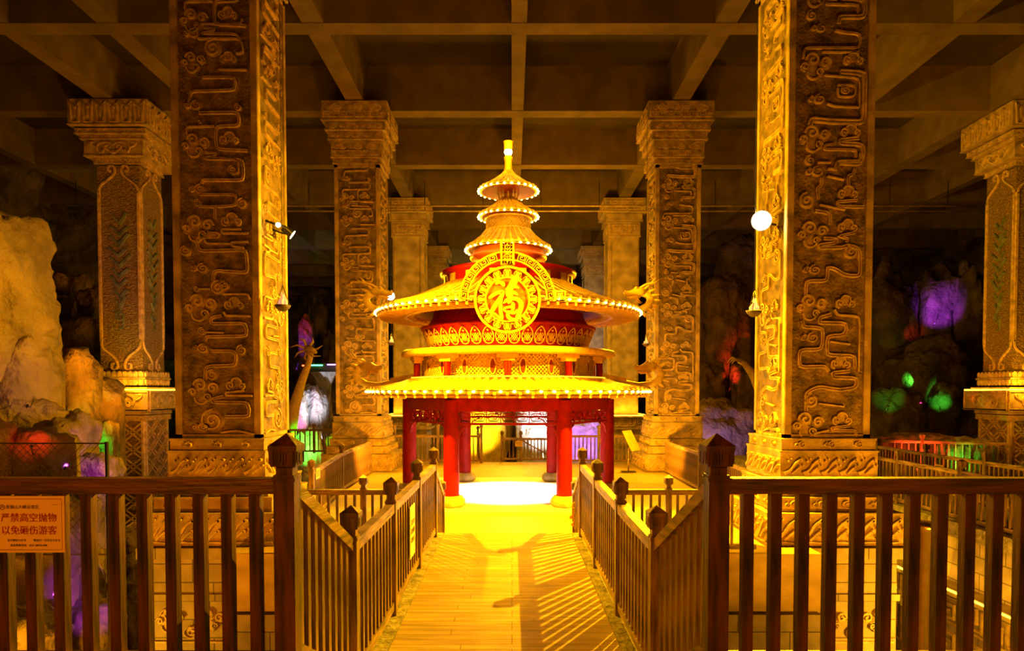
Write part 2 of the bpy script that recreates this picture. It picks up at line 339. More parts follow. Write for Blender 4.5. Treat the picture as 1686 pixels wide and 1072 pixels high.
P3L = dict(o=(285, 500, 3.829), S=[([(330,55),(340,78),(500,82)],14),([(315,78),(252,90),(245,128),(470,125),(480,205),(215,210),(205,240)],20),([(215,182),(330,186)],8),([(245,300),(405,300),(405,390),(210,395),(205,480)],22),([(455,550),(335,562),(340,580),(505,582)],14),([(320,585),(250,602),(255,622),(480,625),(490,712),(330,712)],22),([(300,815),(400,800),(510,825)],12)],
 B=[(200,545,210)], N=[(400,515,130)], O=[(190,175,24),(440,295,34),(252,450,36),(248,738,72)], D=[(175,283,38),(172,780,38)])
P4R = dict(o=(1230, 40, 4.465), S=[([(560,90),(620,105),(740,115),(740,215),(340,215),(335,290)],16),([(470,245),(730,245)],12),([(600,385),(775,395),(772,745),(540,740),(400,725),(388,765)],40),([(490,410),(735,430),(740,635)],10),([(580,480),(710,480),(710,565),(585,565),(582,500)],12),([(510,612),(560,632),(740,640)],8),([(740,860),(605,875),(610,898),(770,905),(770,1030),(590,1030),(585,1075)],30),([(570,905),(500,910),(490,940),(720,945),(720,1000)],16)],
 B=[(435,335,240),(435,855,240)], N=[(690,300,150),(680,815,150)], O=[(640,515,34),(390,1020,36)], D=[(435,75,36),(430,580,42)])
P5R = dict(o=(1230, 260, 4.125), S=[([(415,48),(500,50)],8),([(480,90),(550,95)],14),([(480,140),(590,165)],8),([(700,-10),(700,60),(540,48),(535,100)],30),([(660,90),(650,130),(615,135),(620,205)],20),([(440,150),(440,200),(410,220),(420,295)],22),([(680,300),(545,310),(550,340),(725,345)],20),([(430,330),(600,365)],9),([(400,370),(500,385),(500,460)],22),([(670,515),(555,540),(622,555),(615,580)],18),([(460,555),(545,560),(540,585),(430,600),(440,618),(590,615),(620,600),(700,620),(705,810),(600,800),(540,758),(485,748),(490,840),(345,840),(345,935)],24)],
 B=[(395,520,220),(395,1010,220)], N=[(615,255,140),(615,480,140),(610,990,140)], O=[(345,303,52),(645,645,46),(365,35,30)], D=[(390,108,42),(380,765,40)])
P6R = dict(o=(1230, 500, 3.829), S=[([(480,70),(410,90),(405,122),(575,125),(570,200),(455,205),(455,325),(630,330),(630,400)],24),([(300,110),(310,148),(430,155),(425,290),(285,290),(285,400),(450,395),(470,430)],22),([(500,40),(520,75),(655,80),(655,430)],12),([(475,240),(600,258)],6),([(600,425),(490,438),(500,465),(645,470),(640,530),(540,545),(410,522),(330,560),(330,675)],24),([(410,630),(570,650)],7),([(605,770),(490,785),(500,800),(645,800),(640,850),(560,860),(550,890)],18),([(475,800),(385,820),(385,840),(580,840)],14)],
 B=[(355,760,210)], N=[(540,380,130),(555,735,130)], O=[(365,612,44)], D=[(345,215,38)])
def relief(mb, P, x0, wpx, fn, dy=0, h=.05, z0=CZ, Z=12.7, sq=1.0, side=1):
    ox, oy, sc = P['o']; k = 1.6/wpx; kz = Z/F
    cv = lambda x, y: (((ox+x/sc-x0)*k-.8)*sq*side, z0+(645-(oy+y/sc)-dy)*kz)
    wd = k/sc
    for pts, w in P['S']:
        q = roundc([cv(*p) for p in pts], .11)
        mb.ribbon(q, max(.028, w*wd), h, fn, groove=w > 15)
    for x, y, w in P['B']: cl_big(mb, *cv(x, y), w*wd*sq, fn, side, h)
    for x, y, w in P['N']: cl_med(mb, *cv(x, y), w*wd*sq, fn, side, h)
    for x, y, r in P['O']: cl_one(mb, *cv(x, y), r*wd, fn, side, h, 1.05)
    for x, y, r in P['D']: cl_pair(mb, *cv(x, y), r*wd*.8, fn, side, h)
FACES = {'front': ((1, 0, 0), (0, -1, 0)), 'back': ((-1, 0, 0), (0, 1, 0)), 'right': ((0, 1, 0), (1, 0, 0)), 'left': ((0, -1, 0), (-1, 0, 0))}
def face(cx, cy, half, nm, z=0):
    u, n = Vector(FACES[nm][0]), Vector(FACES[nm][1])
    return plane(Vector((cx, cy, z))+n*half, u, n)
HW = .8
BEAM = 12.9
def carved_column(cx, cy, label, pats, x0, wpx, inner, near=False, detail=True, group=None):
    t = thing('carved_stone_column', label, 'column', (cx, cy, 0), 0, group)
    zb, zt = 1.93, 10.8
    mb = MB(); mb.box((0, 0, (zb+zt)/2), (2*HW-.07, 2*HW-.07, zt-zb))
    mb.build('shaft', M['panel'], t)
    mb = MB()                                      # raised plain border of each face
    for f in FACES:
        fn = face(0, 0, HW-.035, f)
        for u in (-.73, .73): mb.ribbon([(u, zb), (u, zt)], .14, .035, fn)
        mb.ribbon([(-.8, zt-.06), (.8, zt-.06)], .12, .035, fn); mb.ribbon([(-.8, zb+.04), (.8, zb+.04)], .08, .035, fn)
    mb.build('face_border', M['stone'], t)
    for f in ('front', inner):
        lw = MB(); mb = MB(lw); fn = face(0, 0, HW-.035, f)
        for P, dy in pats: relief(mb, P, x0, wpx, fn, dy, sq=.92 if f != 'front' else .98, side=-1 if (f != 'front' and inner == 'right') else 1)
        cr_ = mb.build('cloud_relief', M['relief'], t); lw.build('cloud_ground', M['lowrelief'], cr_)
    # stepped base
    tiers = [(0, .6, .42, 'w'), (.6, .87, .28, 'c'), (.87, 1.13, .18, 'c'), (1.13, 1.71, .10, 'w'), (1.71, 1.93, .07, 'c')]
    mb = MB(); cr = MB()
    for a, b, p, k in tiers:
        w = 2*(HW+p); mb.box((0, 0, (a+b)/2), (w, w, b-a-.02)); mb.box((0, 0, b-.02), (w+.03, w+.03, .04))
        for f in ('front', inner):
            fn = face(0, 0, HW+p, f, (a+b)/2)
            (wave_band if k == 'w' else cloud_band)(cr, w-.1, b-a-.06, fn, 5 if k == 'w' else (3 if p < .1 else 4), *( [-1 if (inner == 'right' and f != 'front') else 1] if k == 'w' else []), h=.055)
    b = mb.build('stepped_base', M['stone'], t); cr.build('wave_relief', M['relief'], b)
    # capital
    mb = MB(); cr = MB()
    for a, b, p in ((zt, 11.0, .03), (11.0, 11.6, .08), (11.6, 11.9, .16), (11.9, 12.2, .24), (12.2, BEAM-.01, .34)):
        w = 2*(HW+p); mb.box((0, 0, (a+b)/2), (w, w, b-a-.03)); mb.box((0, 0, a+.03), (w+.04, w+.04, .05))
        for f in ('front', inner):
            fn = face(0, 0, HW+p, f, (a+b)/2)
            if b-a > .5: key_band(cr, w-.1, (b-a)*.3, fn, 8, .03, .03, -.13); cloud_band(cr, w-.1, (b-a)*.6, (lambda g: (lambda u, v, h: g(u, v+.1, h)))(fn), 3)
            else: cloud_band(cr, w-.1, b-a-.05, fn, 5)
    c = mb.build('capital', M['stone'], t); cr.build('capital_relief', M['relief'], c)
    if near:
        mb = MB(); cr = MB(); mb.box((0, 0, -3.5), (2.3, 2.3, 7.0))
        mb.box((0, 0, -.12), (2.6, 2.6, .2)); mb.box((0, 0, -.95), (2.38, 2.38, .12))
        p = mb.build('brick_pedestal', M['brick'], t)
        for f in ('front', inner):
            fn = face(0, 0, 1.15, f)
            for z in (-1.35, -2.15, -2.95, -3.75):
                for x in (-.75, 0, .75): cl_big(cr, x, z, .55, fn, 1 if x < .5 else -1, .05)
                for x in (-.38, .38): cl_one(cr, x, z-.25, .12, fn, 1, .05)
                cr.ribbon([(-1.1, z-.42), (1.1, z-.42)], .035, .04, fn)
        cr.build('pedestal_relief', M['relief'], p)
    return t
# ---------------------------------------------------------------- setting
struct(MB().box((0, 30, -7.5), (90, 110, 1)).build('floor', M['rock_dark']))
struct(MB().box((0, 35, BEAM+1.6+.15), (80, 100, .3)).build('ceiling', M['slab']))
BY = [13.5+5.85*k for k in range(-2, 12)]
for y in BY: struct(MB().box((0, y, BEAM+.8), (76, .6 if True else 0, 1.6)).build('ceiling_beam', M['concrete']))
for x, w in ((-21.5, .5), (-14.1, .6), (-11.1, .6), (-5.47, .6), (.2, .42), (5.87, .6), (12.4, .6), (17.5, .6), (22.2, .5)):
    struct(MB().box((x, 38, BEAM+.81), (w, 90, 1.58)).build('ceiling_beam', M['concrete']))
def rockwall(name, m, fn, nu, nv, amp, sc, seed):
    vs = []; 
    for j in range(nv+1):
        for i in range(nu+1):
            p, n = fn(i/nu, j/nv)
            q = p*sc+Vector((seed, seed*2, 0)); q.z *= .55
            d = noise.fractal(q, .9, 2.1, 5)*amp+(abs(noise.noise(q*.45))*1.6)*amp
            vs.append(p+n*d)
    fs = [(j*(nu+1)+i, j*(nu+1)+i+1, (j+1)*(nu+1)+i+1, (j+1)*(nu+1)+i) for j in range(nv) for i in range(nu)]
    return struct(MB().add(vs, fs).build(name, m, fix=False))
rockwall('wall_left', M['rock_dark'], lambda u, v: (Vector((-25, 4+u*66, -8+v*22)), Vector((1, 0, 0))), 130, 60, 2.2, .35, 3)
rockwall('wall_right', M['rock_dark'], lambda u, v: (Vector((32, 4+u*66, -8+v*22)), Vector((-1, 0, 0))), 130, 60, 2.4, .33, 9)
rockwall('wall_back', M['rock_dark'], lambda u, v: (Vector((-28+u*60, 72, -8+v*22)), Vector((0, -1, 0))), 120, 60, 2.0, .3, 5)
# platforms and bridge
BX = -.06
struct(MB().box((.2, 19.4, -.5), (10.3, 15.4, 1.0)).build('pavilion_platform', M['deck']))
struct(MB().box((.2, 19.4, -4.06), (10.32, 15.42, 6.0)).build('platform_wall', M['brick']))
d = MB(); d.box((BX, 7.7, .5), (1.98, 5.7, .2)); struct(d.build('bridge_deck', M['deck']))
for s in (-1, 1):
    k = MB(); k.box((BX+s*1.16, 7.7, .455), (.33, 5.7, .31)); struct(k.build('bridge_kerb', M['kerb']))
struct(MB().box((BX, 7.7, .2), (2.2, 5.6, .38)).build('bridge_beam', M['kerb']))
for i, (y0, y1, z) in enumerate(((10.56, 10.86, .45), (10.87, 11.16, .3), (11.17, 11.48, .15))):
    struct(MB().box((BX, (y0+y1)/2, z/2-.2), (2.3, y1-y0, z+.4)).build('stair_step', M['deck']))
struct(MB().box((BX, 11.6, -.05), (2.3, .24, .1)).build('platform_sill', M['kerb']))
struct(MB().box((0, 1.0, 1.0), (24, 6.0, .4)).build('viewing_platform', M['deck']))
for i, (y0, y1, z) in enumerate(((4.02, 4.3, 1.0), (4.31, 4.58, .85), (4.59, 4.84, .7))):
    struct(MB().box((BX, (y0+y1)/2, z/2+.1), (2.3, y1-y0, z-.2)).build('stair_step', M['deck']))
# ---------------------------------------------------------------- railings
def post_mesh(w, H, big=False):
    mb = MB(); c = MB(); ch = .19 if big else .17
    mb.box((0, 0, (H-ch-.05)/2), (w, w, H-ch-.05)); mb.box((0, 0, H-ch-.03), (w*.8, w*.8, .06))
    mb.box((0, 0, H-ch-.075), (w*1.12, w*1.12, .02))
    cw = w*1.32
    c.box((0, 0, H-ch+.045), (cw, cw, .09), 1.0, None, .9); c.box((0, 0, H-ch+.105), (cw*1.04, cw*1.04, .03))
    c.add([(-cw*.52, -cw*.52, H-ch+.12), (cw*.52, -cw*.52, H-ch+.12), (cw*.52, cw*.52, H-ch+.12), (-cw*.52, cw*.52, H-ch+.12), (0, 0, H)], [(0, 1, 4), (1, 2, 4), (2, 3, 4), (3, 0, 4), (3, 2, 1, 0)])
    for f in FACES:
        fn = face(0, 0, cw*.49, f, H-ch+.05)
        c.ribbon([(-cw*.36, -.035), (-cw*.36, .035), (-cw*.1, .035), (-cw*.1, -.02)], cw*.07, .006, fn)
        c.ribbon([(cw*.36, -.035), (cw*.36, .035), (cw*.1, .035), (cw*.1, -.02)], cw*.07, .006, fn)
        c.ribbon([(0, -.04), (0, .04)], cw*.08, .006, fn)
    return mb, c
PROTO = {}
def put_post(root, p, w, H, m, big=False):
    key = (w, H, m, big)
    if key not in PROTO:
        a, b = post_mesh(w, H, big); o = a.build('post', M[m], root, p); q = b.build('post_cap', M[m], o); PROTO[key] = (o.data, q.data)
    else:
        o = bpy.data.objects.new('post', PROTO[key][0]); C.objects.link(o); o.parent = root; o.location = p
        q = bpy.data.objects.new('post_cap', PROTO[key][1]); C.objects.link(q); q.parent = o
BAL = {}
def railing(name, label, pts, posts=None, h=1.1, post_h=1.36, post_w=.10, bw=.045, sp=.15, rail=(.08, .09), low=.1, m='wood', mp=None, group=None, endgap=.08, big=(), tr='wood_h'):
    root = thing(name, label, 'railing', pts[0], 0, group); o0 = Vector(pts[0])
    Q = [Vector(p)-o0 for p in pts]; posts = range(len(Q)) if posts is None else posts
    for i in posts: put_post(root, Q[i], .12 if i in big else post_w, post_h, (mp or m), i in big)
    for a, b in zip(Q[:-1], Q[1:]):
        d = b-a; L = Vector((d.x, d.y, 0)).length; e = d*(post_w*.5/L)
        up = Vector((0, 0, h-rail[1]/2)); lo = Vector((0, 0, low))
        MB().bar(a+e+up, b-e+up, *rail).build('top_rail', M[tr], root)
        MB().bar(a+e+lo, b-e+lo, rail[0]*.8, .08).build('bottom_rail', M[tr], root)
        n = max(1, int((L-2*endgap)/sp)); slope = d.z/L; hb = h-rail[1]-low-.035
        key = (bw, round(hb, 3), m, round(slope, 3))
        ang = math.atan2(d.y, d.x)
        for i in range(n):
            t = (i+.5)/n; p = a+d*(endgap/L+t*(1-2*endgap/L))+Vector((0, 0, low+.035))
            if key not in BAL:
                s = slope*bw/2; k = bw/2
                vs = [(x, y, z+(s if x > 0 else -s)) for z in (0, hb) for x, y in ((-k, -k), (k, -k), (k, k), (-k, k))]
                mm = MB().add(vs, [(3, 2, 1, 0), (4, 5, 6, 7), (0, 1, 5, 4), (1, 2, 6, 5), (2, 3, 7, 6), (3, 0, 4, 7)])
                ob = mm.build('baluster', M[m], root); BAL[key] = ob.data
            else:
                ob = bpy.data.objects.new('baluster', BAL[key]); C.objects.link(ob); ob.parent = root
            ob.location = p; ob.rotation_euler = (0, 0, ang)
    return root
PZ = 1.2
railing('viewing_railing', 'dark red-brown wooden railing in the left foreground with the orange notice', [(-1.31, 3.96, PZ), (-4.6, 3.96, PZ)], [0, 1], big=(0, 1), bw=.062, sp=.157, rail=(.09, .09), m='wood_red', endgap=.1, tr='wood_d', low=.03)
railing('viewing_railing', 'dark wooden railing in the right foreground with no notice', [(1.19, 3.96, PZ), (4.6, 3.96, PZ)], [0, 1], big=(0, 1), bw=.062, sp=.157, rail=(.09, .09), m='wood_red', endgap=.1, tr='wood_d', low=.03)
PY = (4.98, 6.65, 8.45, 10.25)
for s, side in ((-1, 'left'), (1, 'right')):
    x = BX+s*1.12
    railing('stair_railing', 'short wooden railing sloping down beside the near steps on the %s' % side, [(BX+s*1.25, 3.98, PZ), (x, 4.98, .6)], [], sp=.1, bw=.04)
    railing('bridge_railing', 'wooden railing with four capped posts along the %s edge of the bridge' % side, [(x, y, .61) for y in PY], sp=.15)
    railing('stair_railing', 'short wooden railing sloping down at the far %s end of the bridge' % side, [(x+s*.02, 10.31, .6), (x+s*.02, 11.6, 0)], [1], post_h=1.3, sp=.13)
# edge of the pavilion platform
railing('platform_railing', 'wooden railing on the near platform edge left of the bridge', [(-1.35, 11.82, 0), (-2.58, 11.82, 0), (-3.95, 11.82, 0)], [1])
railing('platform_railing', 'wooden railing on the near platform edge right of the bridge', [(1.2, 11.82, 0), (2.72, 11.82, 0), (4.3, 11.82, 0)], [1])
railing('platform_railing', 'wooden railing between the two left columns behind a small yellow notice', [(-4.3, 14.6, 0), (-4.75, 19, 0), (-4.85, 23.6, 0)], [0, 1])
railing('platform_railing', 'wooden railing between the two right columns of the platform', [(5.2, 14.7, 0), (5.25, 19, 0), (5.3, 23.6, 0)], [1])
railing('platform_railing', 'wooden railing on the back platform edge left of the gate', [(-4.6, 26.7, 0), (-2.9, 26.7, 0), (-1.2, 26.7, 0)], [0, 1, 2], post_h=1.55)
railing('platform_railing', 'wooden railing on the back platform edge right of the gate', [(1.55, 26.7, 0), (3.4, 26.7, 0), (5.1, 26.7, 0)], [0, 1, 2], post_h=1.5)
railing('footbridge_railing', 'wooden railing of the walk leading away behind the gate', [(-1.3, 27.2, 0), (-1.45, 29, 0)], [1])
gt = railing('gate', 'low slatted wooden gate behind the pavilion with a yellow notice', [(-.4, 27.3, 0), (.35, 27.3, 0), (1.45, 27.3, 0)], [0, 1, 2], h=.95, post_h=1.25, sp=.13)
g = MB(); g.bar((.8, -.06, .85), (1.8, -.06, .3), .04, .06); g.build('brace', M['wood'], gt)
railing('far_railing', 'dark railing beyond the left columns in front of the coloured rocks', [(-12, 31, 0), (-10.5, 31, 0), (-9, 31, 0), (-7.5, 31, 0)], sp=.2)
# walkway on the right
struct(MB().box((10.6, 17, -.15), (2.2, 26, .3)).build('walkway', M['kerb']))
struct(MB().box((10.75, 17, -2.3), (1.9, 26, 4.0)).build('walkway_wall', M['brick']))
railing('walkway_railing', 'dark railing on the near edge of the walkway at right', [(9.65, y, 0) for y in (22, 19.5, 17, 14.6, 12, 9.5)], sp=.16)
railing('walkway_railing', 'dark railing on the far edge of the walkway at right, with a yellow notice', [(11.55, y, 0) for y in (24, 21.5, 19, 16.6, 14.2, 11.5)], sp=.16)
railing('cliff_railing', 'dark railing across the walkway end before the red-lit rock', [(9.65, 25.5, 0), (11.9, 24.6, 0), (14.2, 23.6, 0), (16.6, 22.6, 0)], sp=.2)
wl = thing('carved_wall_ledge', 'carved stone ledge with glowing strip along the walkway wall', 'ledge', (9.7, 17, -1.5))
MB().box((-.05, 0, 0), (.5, 25, .16)).build('ledge_slab', M['stone2'], wl)
MB().bar((-.31, -12.4, .04), (-.31, 12.4, .04), .03, .035).build('light_strip', M['strip'], wl)
cr = MB(); fn = plane((.08, 0, -.5), (0, -1, 0), (-1, 0, 0)); cr.add([], [])
cr.ribbon([(-12.4, .33), (12.4, .33)], .05, .05, fn); cr.ribbon([(-12.4, -.33), (12.4, -.33)], .05, .05, fn); key_band(cr, 24.8, .5, fn, 34, .05, .06)
fn2 = plane((.08, 0, -1.5), (0, -1, 0), (-1, 0, 0)); key_band(cr, 24.8, .9, fn2, 22, .06, .06)
cr.build('meander_relief', M['relief'], wl)
light('AREA', (9.3, 15.5, -1.3), 60, AMB, aim=(9.75, 15.5, -.6), sz=(12, .1))
pl = thing('brass_pillar', 'polished yellow metal pillar shining behind the right foreground railing', 'pillar', (8.55, 14, -5))
MB().lathe([(.3, -2), (.3, .3), (.2, .4), (.2, 4.9), (.3, 5.0), (.3, 5.1), (.001, 5.12)], 24).build('pillar_shaft', M['brass'], pl)
# ---------------------------------------------------------------- the carved columns
LP = [(P1L, -200), (P1L, 0), (P2L, 0), (P3L, 0)]
RP = [(P4R, -232), (P4R, 0), (P5R, 0), (P6R, 0)]
lo = lambda pats: pats
carved_column(-5.47, 13.5, 'near left stone column carved with clouds, its front in reddish shade', LP, 289, 141, 'right', True)
carved_column(5.87, 13.5, 'near right stone column carved with clouds behind the glaring floodlight', RP, 1283, 137, 'left', True)
carved_column(-5.47, 25.1, 'middle left stone column with stepped carved base and visible capital', LP, 289, 141, 'right')
carved_column(5.87, 25.1, 'middle right stone column with stepped carved base and visible capital', RP, 1283, 137, 'left')
def plain_column(cx, cy, label, inner):
    t = thing('stone_column', label, 'column', (cx, cy, 0))
    mb = MB(); mb.box((0, 0, 6.2), (1.6, 1.6, 9.5))
    for i in range(7): mb.box((0, 0, 1.9+i*1.35), (1.612, 1.612, .015))
    for f in ('front', inner):
        fn = face(0, 0, .8, f)
        for u in (-.7, .7): mb.ribbon([(u, 1.5), (u, 10.8)], .1, .03, fn)
    mb.build('shaft', M['stone2'], t)
    mb = MB(); cr = MB()
    for a, b, p in ((10.9, 11.7, .05), (11.7, 12.1, .14), (12.1, BEAM-.01, .3)):
        w = 2*(.8+p); mb.box((0, 0, (a+b)/2), (w, w, b-a-.03)); mb.box((0, 0, a+.04), (w+.06, w+.06, .06))
        if b-a > .5:
            for f in ('front', inner): key_band(cr, w-.2, (b-a)*.62, face(0, 0, .8+p, f, (a+b)/2), 7, .045, .04)
    c = mb.build('capital', M['stone2'], t); cr.build('meander_relief', M['relief'], c)
    mb = MB(); mb.box((0, 0, .7), (2.0, 2.0, 1.6)); mb.box((0, 0, 1.5), (2.5, 2.5, .1)); mb.box((0, 0, .86), (2.3, 2.3, .1)); mb.box((0, 0, -3), (1.9, 1.9, 6))
    b = mb.build('base', M['stone'], t); cr = MB()
    for f in ('front', inner, 'left' if inner == 'right' else 'right'): key_band(cr, 1.95, .42, face(0, 0, 1.0, f, 1.18), 5, .06, .05)
    cr.build('meander_relief', M['relief'], b)
    mb = MB()
    for f in FACES: mb.ribbon([(-1.24, 0), (1.24, 0)], .05, .03, face(0, 0, 1.25, f, 1.56))
    mb.build('light_strip', M['strip'], b)
    for s in (-1, 1): light('AREA', (cx, cy-1.15, 1.62), 40, AMB, aim=(cx, cy-.85, 4), sz=(2, .1)) if s > 0 else None
plain_column(-5.47, 36.9, 'far left plain stone column with key-pattern capital', 'right')
plain_column(5.87, 36.9, 'far right plain stone column with key-pattern capital', 'left')
plain_column(5.87, 48.6, 'most distant stone column just right of the gold-topped roof', 'left')
plain_column(-5.47, 48.6, 'most distant stone column far behind the left columns', 'right')
def scroll_column(cx, cy, label, inner):
    t = thing('bronze_age_column', label, 'column', (cx, cy, 0)); fs = ('front', inner)
    t.name = 'scroll_column'
    mb = MB(); mb.box((0, 0, 7.1), (1.5, 1.5, 7.4)); sh = mb.build('shaft', M['chisel'], t)
    fr = MB(); br = MB()
    for f in fs:
        fn = face(0, 0, .75, f)
        for k in (1, -1):
            fr.ribbon([(k*.7, 4.6), (k*.7, 9.9)], .1, .05, fn)
            fr.ribbon(chaikin([(k*.7, 4.65), (k*.68, 4.35), (k*.3, 4.1), (k*.12, 3.85), (k*.14, 3.6), (k*.34, 3.58), (k*.36, 3.8), (k*.26, 3.8)], 3), .07, .05, fn)
            fr.ribbon(chaikin([(k*.7, 9.85), (k*.66, 10.1), (k*.3, 10.35), (k*.1, 10.55), (k*.14, 10.8), (k*.34, 10.8), (k*.36, 10.6), (k*.24, 10.62)], 3), .07, .05, fn)
        z = 8.9
        for i, (k, L_) in enumerate(((1, .2), (1, .26), (1, .26), (-1, .28), (1, .3), (1, .24), (-1, .24), (1, .2), (1, .14))):
            br.ribbon([(-L_*k, z+.12), (.04*k-.03*(i % 3), z-.16), (L_*k*1.3, z+.24-.12*(i % 2))], .10, .06, fn); z -= .37
        br.ribbon(spiral(0, 5.5, .2, PI/2, 1.5, 1), .05, .045, fn); br.ribbon(chaikin([(.1, 5.4), (.1, 5.1), (-.05, 5.05)]), .05, .04, fn)
    fr.build('arched_border', M['relief'], sh); br.build('glyph_inlay', M['bronze'], sh)
    mb = MB(); cr = MB(); md = []
    for a, b, p, k in ((10.85, 11.05, .06, 'c'), (11.05, 11.6, .28, 's'), (11.6, 11.75, .36, 'c'), (11.75, 11.95, .48, 'c'), (12.0, BEAM-.01, .62, 'f')):
        w = 2*(.75+p); mb.box((0, 0, (a+b)/2), (w, w, b-a-.02)); mb.box((0, 0, a+.02), (w+.05, w+.05, .04))
        for f in fs:
            fn = face(0, 0, .75+p, f, (a+b)/2); 
            if k == 'c': curl_band(cr, w-.1, (b-a)*.8, fn, 16)
            if k == 's': scroll_panel(cr, w-.1, (b-a)*.9, fn, .04)
            if k == 'f':
                for i in range(6):
                    x = (i-2.5)*w/6.2; s = w/16; H = (b-a)*.4
                    cr.ribbon([(x-s*.5, H*.6), (x-s, H), (x-s*.7, -H), (x+s*.7, -H), (x+s, H), (x+s*.5, H*.6)], .05, .05, fn)
                    cr.disc(x, H*.4, s*.35, .05, fn, 8); cr.ribbon([(x, H*.2), (x, -H*.5)], .05, .05, fn)
    c = mb.build('capital', M['stone'], t); cr.build('capital_relief', M['relief'], c)
    def ledge(z0, big):
        mb = MB(); cr = MB(); pe = MB()
        mb.box((0, 0, z0+.28), (1.7, 1.7, .5)); mb.box((0, 0, z0+.28), (1.84, 1.84, .06))
        mb.box((0, 0, z0-.1), (2.05, 2.05, .12)); mb.box((0, 0, z0-.52), (2.35, 2.35, .72)); mb.box((0, 0, z0-.95), (1.86, 1.86, .14)); mb.box((0, 0, z0-1.15), (1.8, 1.8, .2))
        for f in FACES:
            if f in fs:
                scroll_panel(cr, 2.3, .6, face(0, 0, 1.175, f, z0-.52), .04)
                fn = face(0, 0, 1.175, f, z0-.52); cr.ribbon([(-1.14, -.33), (1.14, -.33), (1.14, .33), (-1.14, .33)], .05, .04, fn, closed=True)
                curl_band(cr, 1.8, .15, face(0, 0, .9, f, z0-1.15), 12); curl_band(cr, 2.0, .12, face(0, 0, 1.02, f, z0-.1), 14)
                for k in (1, -1):
                    for i in range(9):
                        fn = face(0, 0, .86, f, z0+.28)
                        x = (i-4)*.19; cr.poly([(x-.08, k*.05), (x+.08, k*.05), (x+.085, k*.2), (x, k*.26), (x-.085, k*.2)], .05, fn)
        b = mb.build('scroll_ledge', M['stone'], t); cr.build('scroll_relief', M['relief'], b)
        mb = MB()
        for f in FACES: mb.ribbon([(-1.16, 0), (1.16, 0)], .05, .03, face(0, 0, 1.16, f, z0-.13))
        mb.build('light_strip', M['strip'], b)
        light('POINT', (cx+(-.9 if inner == 'left' else .9), cy-1.5, z0+.1), 70, AMB, .05)
    ledge(3.0, True); ledge(-3.6, True)
    mb = MB(); mb.box((0, 0, -.5), (1.6, 1.6, 4.8)); mb.box((0, 0, -6), (1.7, 1.7, 4)); mb.build('lower_shaft', M['chisel'], t)
    cr = MB()
    for f in fs:
        fn = face(0, 0, .8, f, -.5)
        for u in (-.75, .75): cr.ribbon([(u, -2.35), (u, 2.35)], .1, .06, fn)
        for i in range(-4, 7):
            z = -2.2+i*.62
            for s in (1, -1):
                for dz in (0, .17):
                    a, b = (-.7*s, z+dz), (.7*s, z+1.1+dz)
                    if a[1] < 2.3 and b[1] > -2.3:
                        t0 = max(0, (-2.3-a[1])/1.1); t1 = min(1, (2.3-a[1])/1.1)
                        if t1 > t0: cr.ribbon([(a[0]+(b[0]-a[0])*t0, a[1]+1.1*t0), (a[0]+(b[0]-a[0])*t1, a[1]+1.1*t1)], .05, .05, fn)
        key_band(cr, 1.5, .9, face(0, 0, .85, f, -5.4), 3, .07, .05)
    cr.build('lattice_relief', M['relief'], t)
scroll_column(-13.95, 25.2, 'ornate scroll-carved column at far left with glowing ledge', 'right')
scroll_column(18.7, 25.3, 'ornate scroll-carved column at far right with glowing ledge', 'left')
# ---------------------------------------------------------------- the pavilion
PC = Vector((-.1, 18.6, 0))
pav = thing('pavilion', 'red and gold round multi-tiered pavilion at the end of the bridge', 'pavilion', PC)
cyl = lambda r0, k=0: (lambda u, v, h: Vector(((r0+k*v+h)*math.sin(u/r0), -(r0+k*v+h)*math.cos(u/r0), v)))
def on(r0, z0, k=0):          # surface map on a drum: u along the rim from the front, v up from z0
    return lambda u, v, h: Vector(((r0+k*v+h)*math.sin(u/r0), -(r0+k*v+h)*math.cos(u/r0), z0+v))
MB().box((0, 0, .03), (5.9, 6.3, .06)).build('floor_slab', M['floor_white'], pav)
HEX = [(2.7*math.cos(math.radians(a)), 2.7*math.sin(math.radians(a))) for a in range(0, 360, 60)]
cm = MB().lathe([(.19, .3), (.185, 1.2), (.18, 2.6)], 24); pm = MB().lathe([(.001, .06), (.27, .06), (.33, .12), (.34, .18), (.31, .26), (.27, .27), (.27, .31), (.22, .32), (.001, .32)], 24)
for i, (x, y) in enumerate(HEX):
    if i == 0: c0 = cm.build('column', M['red'], pav, (x, y, 0)); p0 = pm.build('column_drum', M['stone2'], c0)
    else:
        c = inst(c0, 'column', pav, (x, y, 0)); inst(p0, 'column_drum', c, (0, 0, 0))
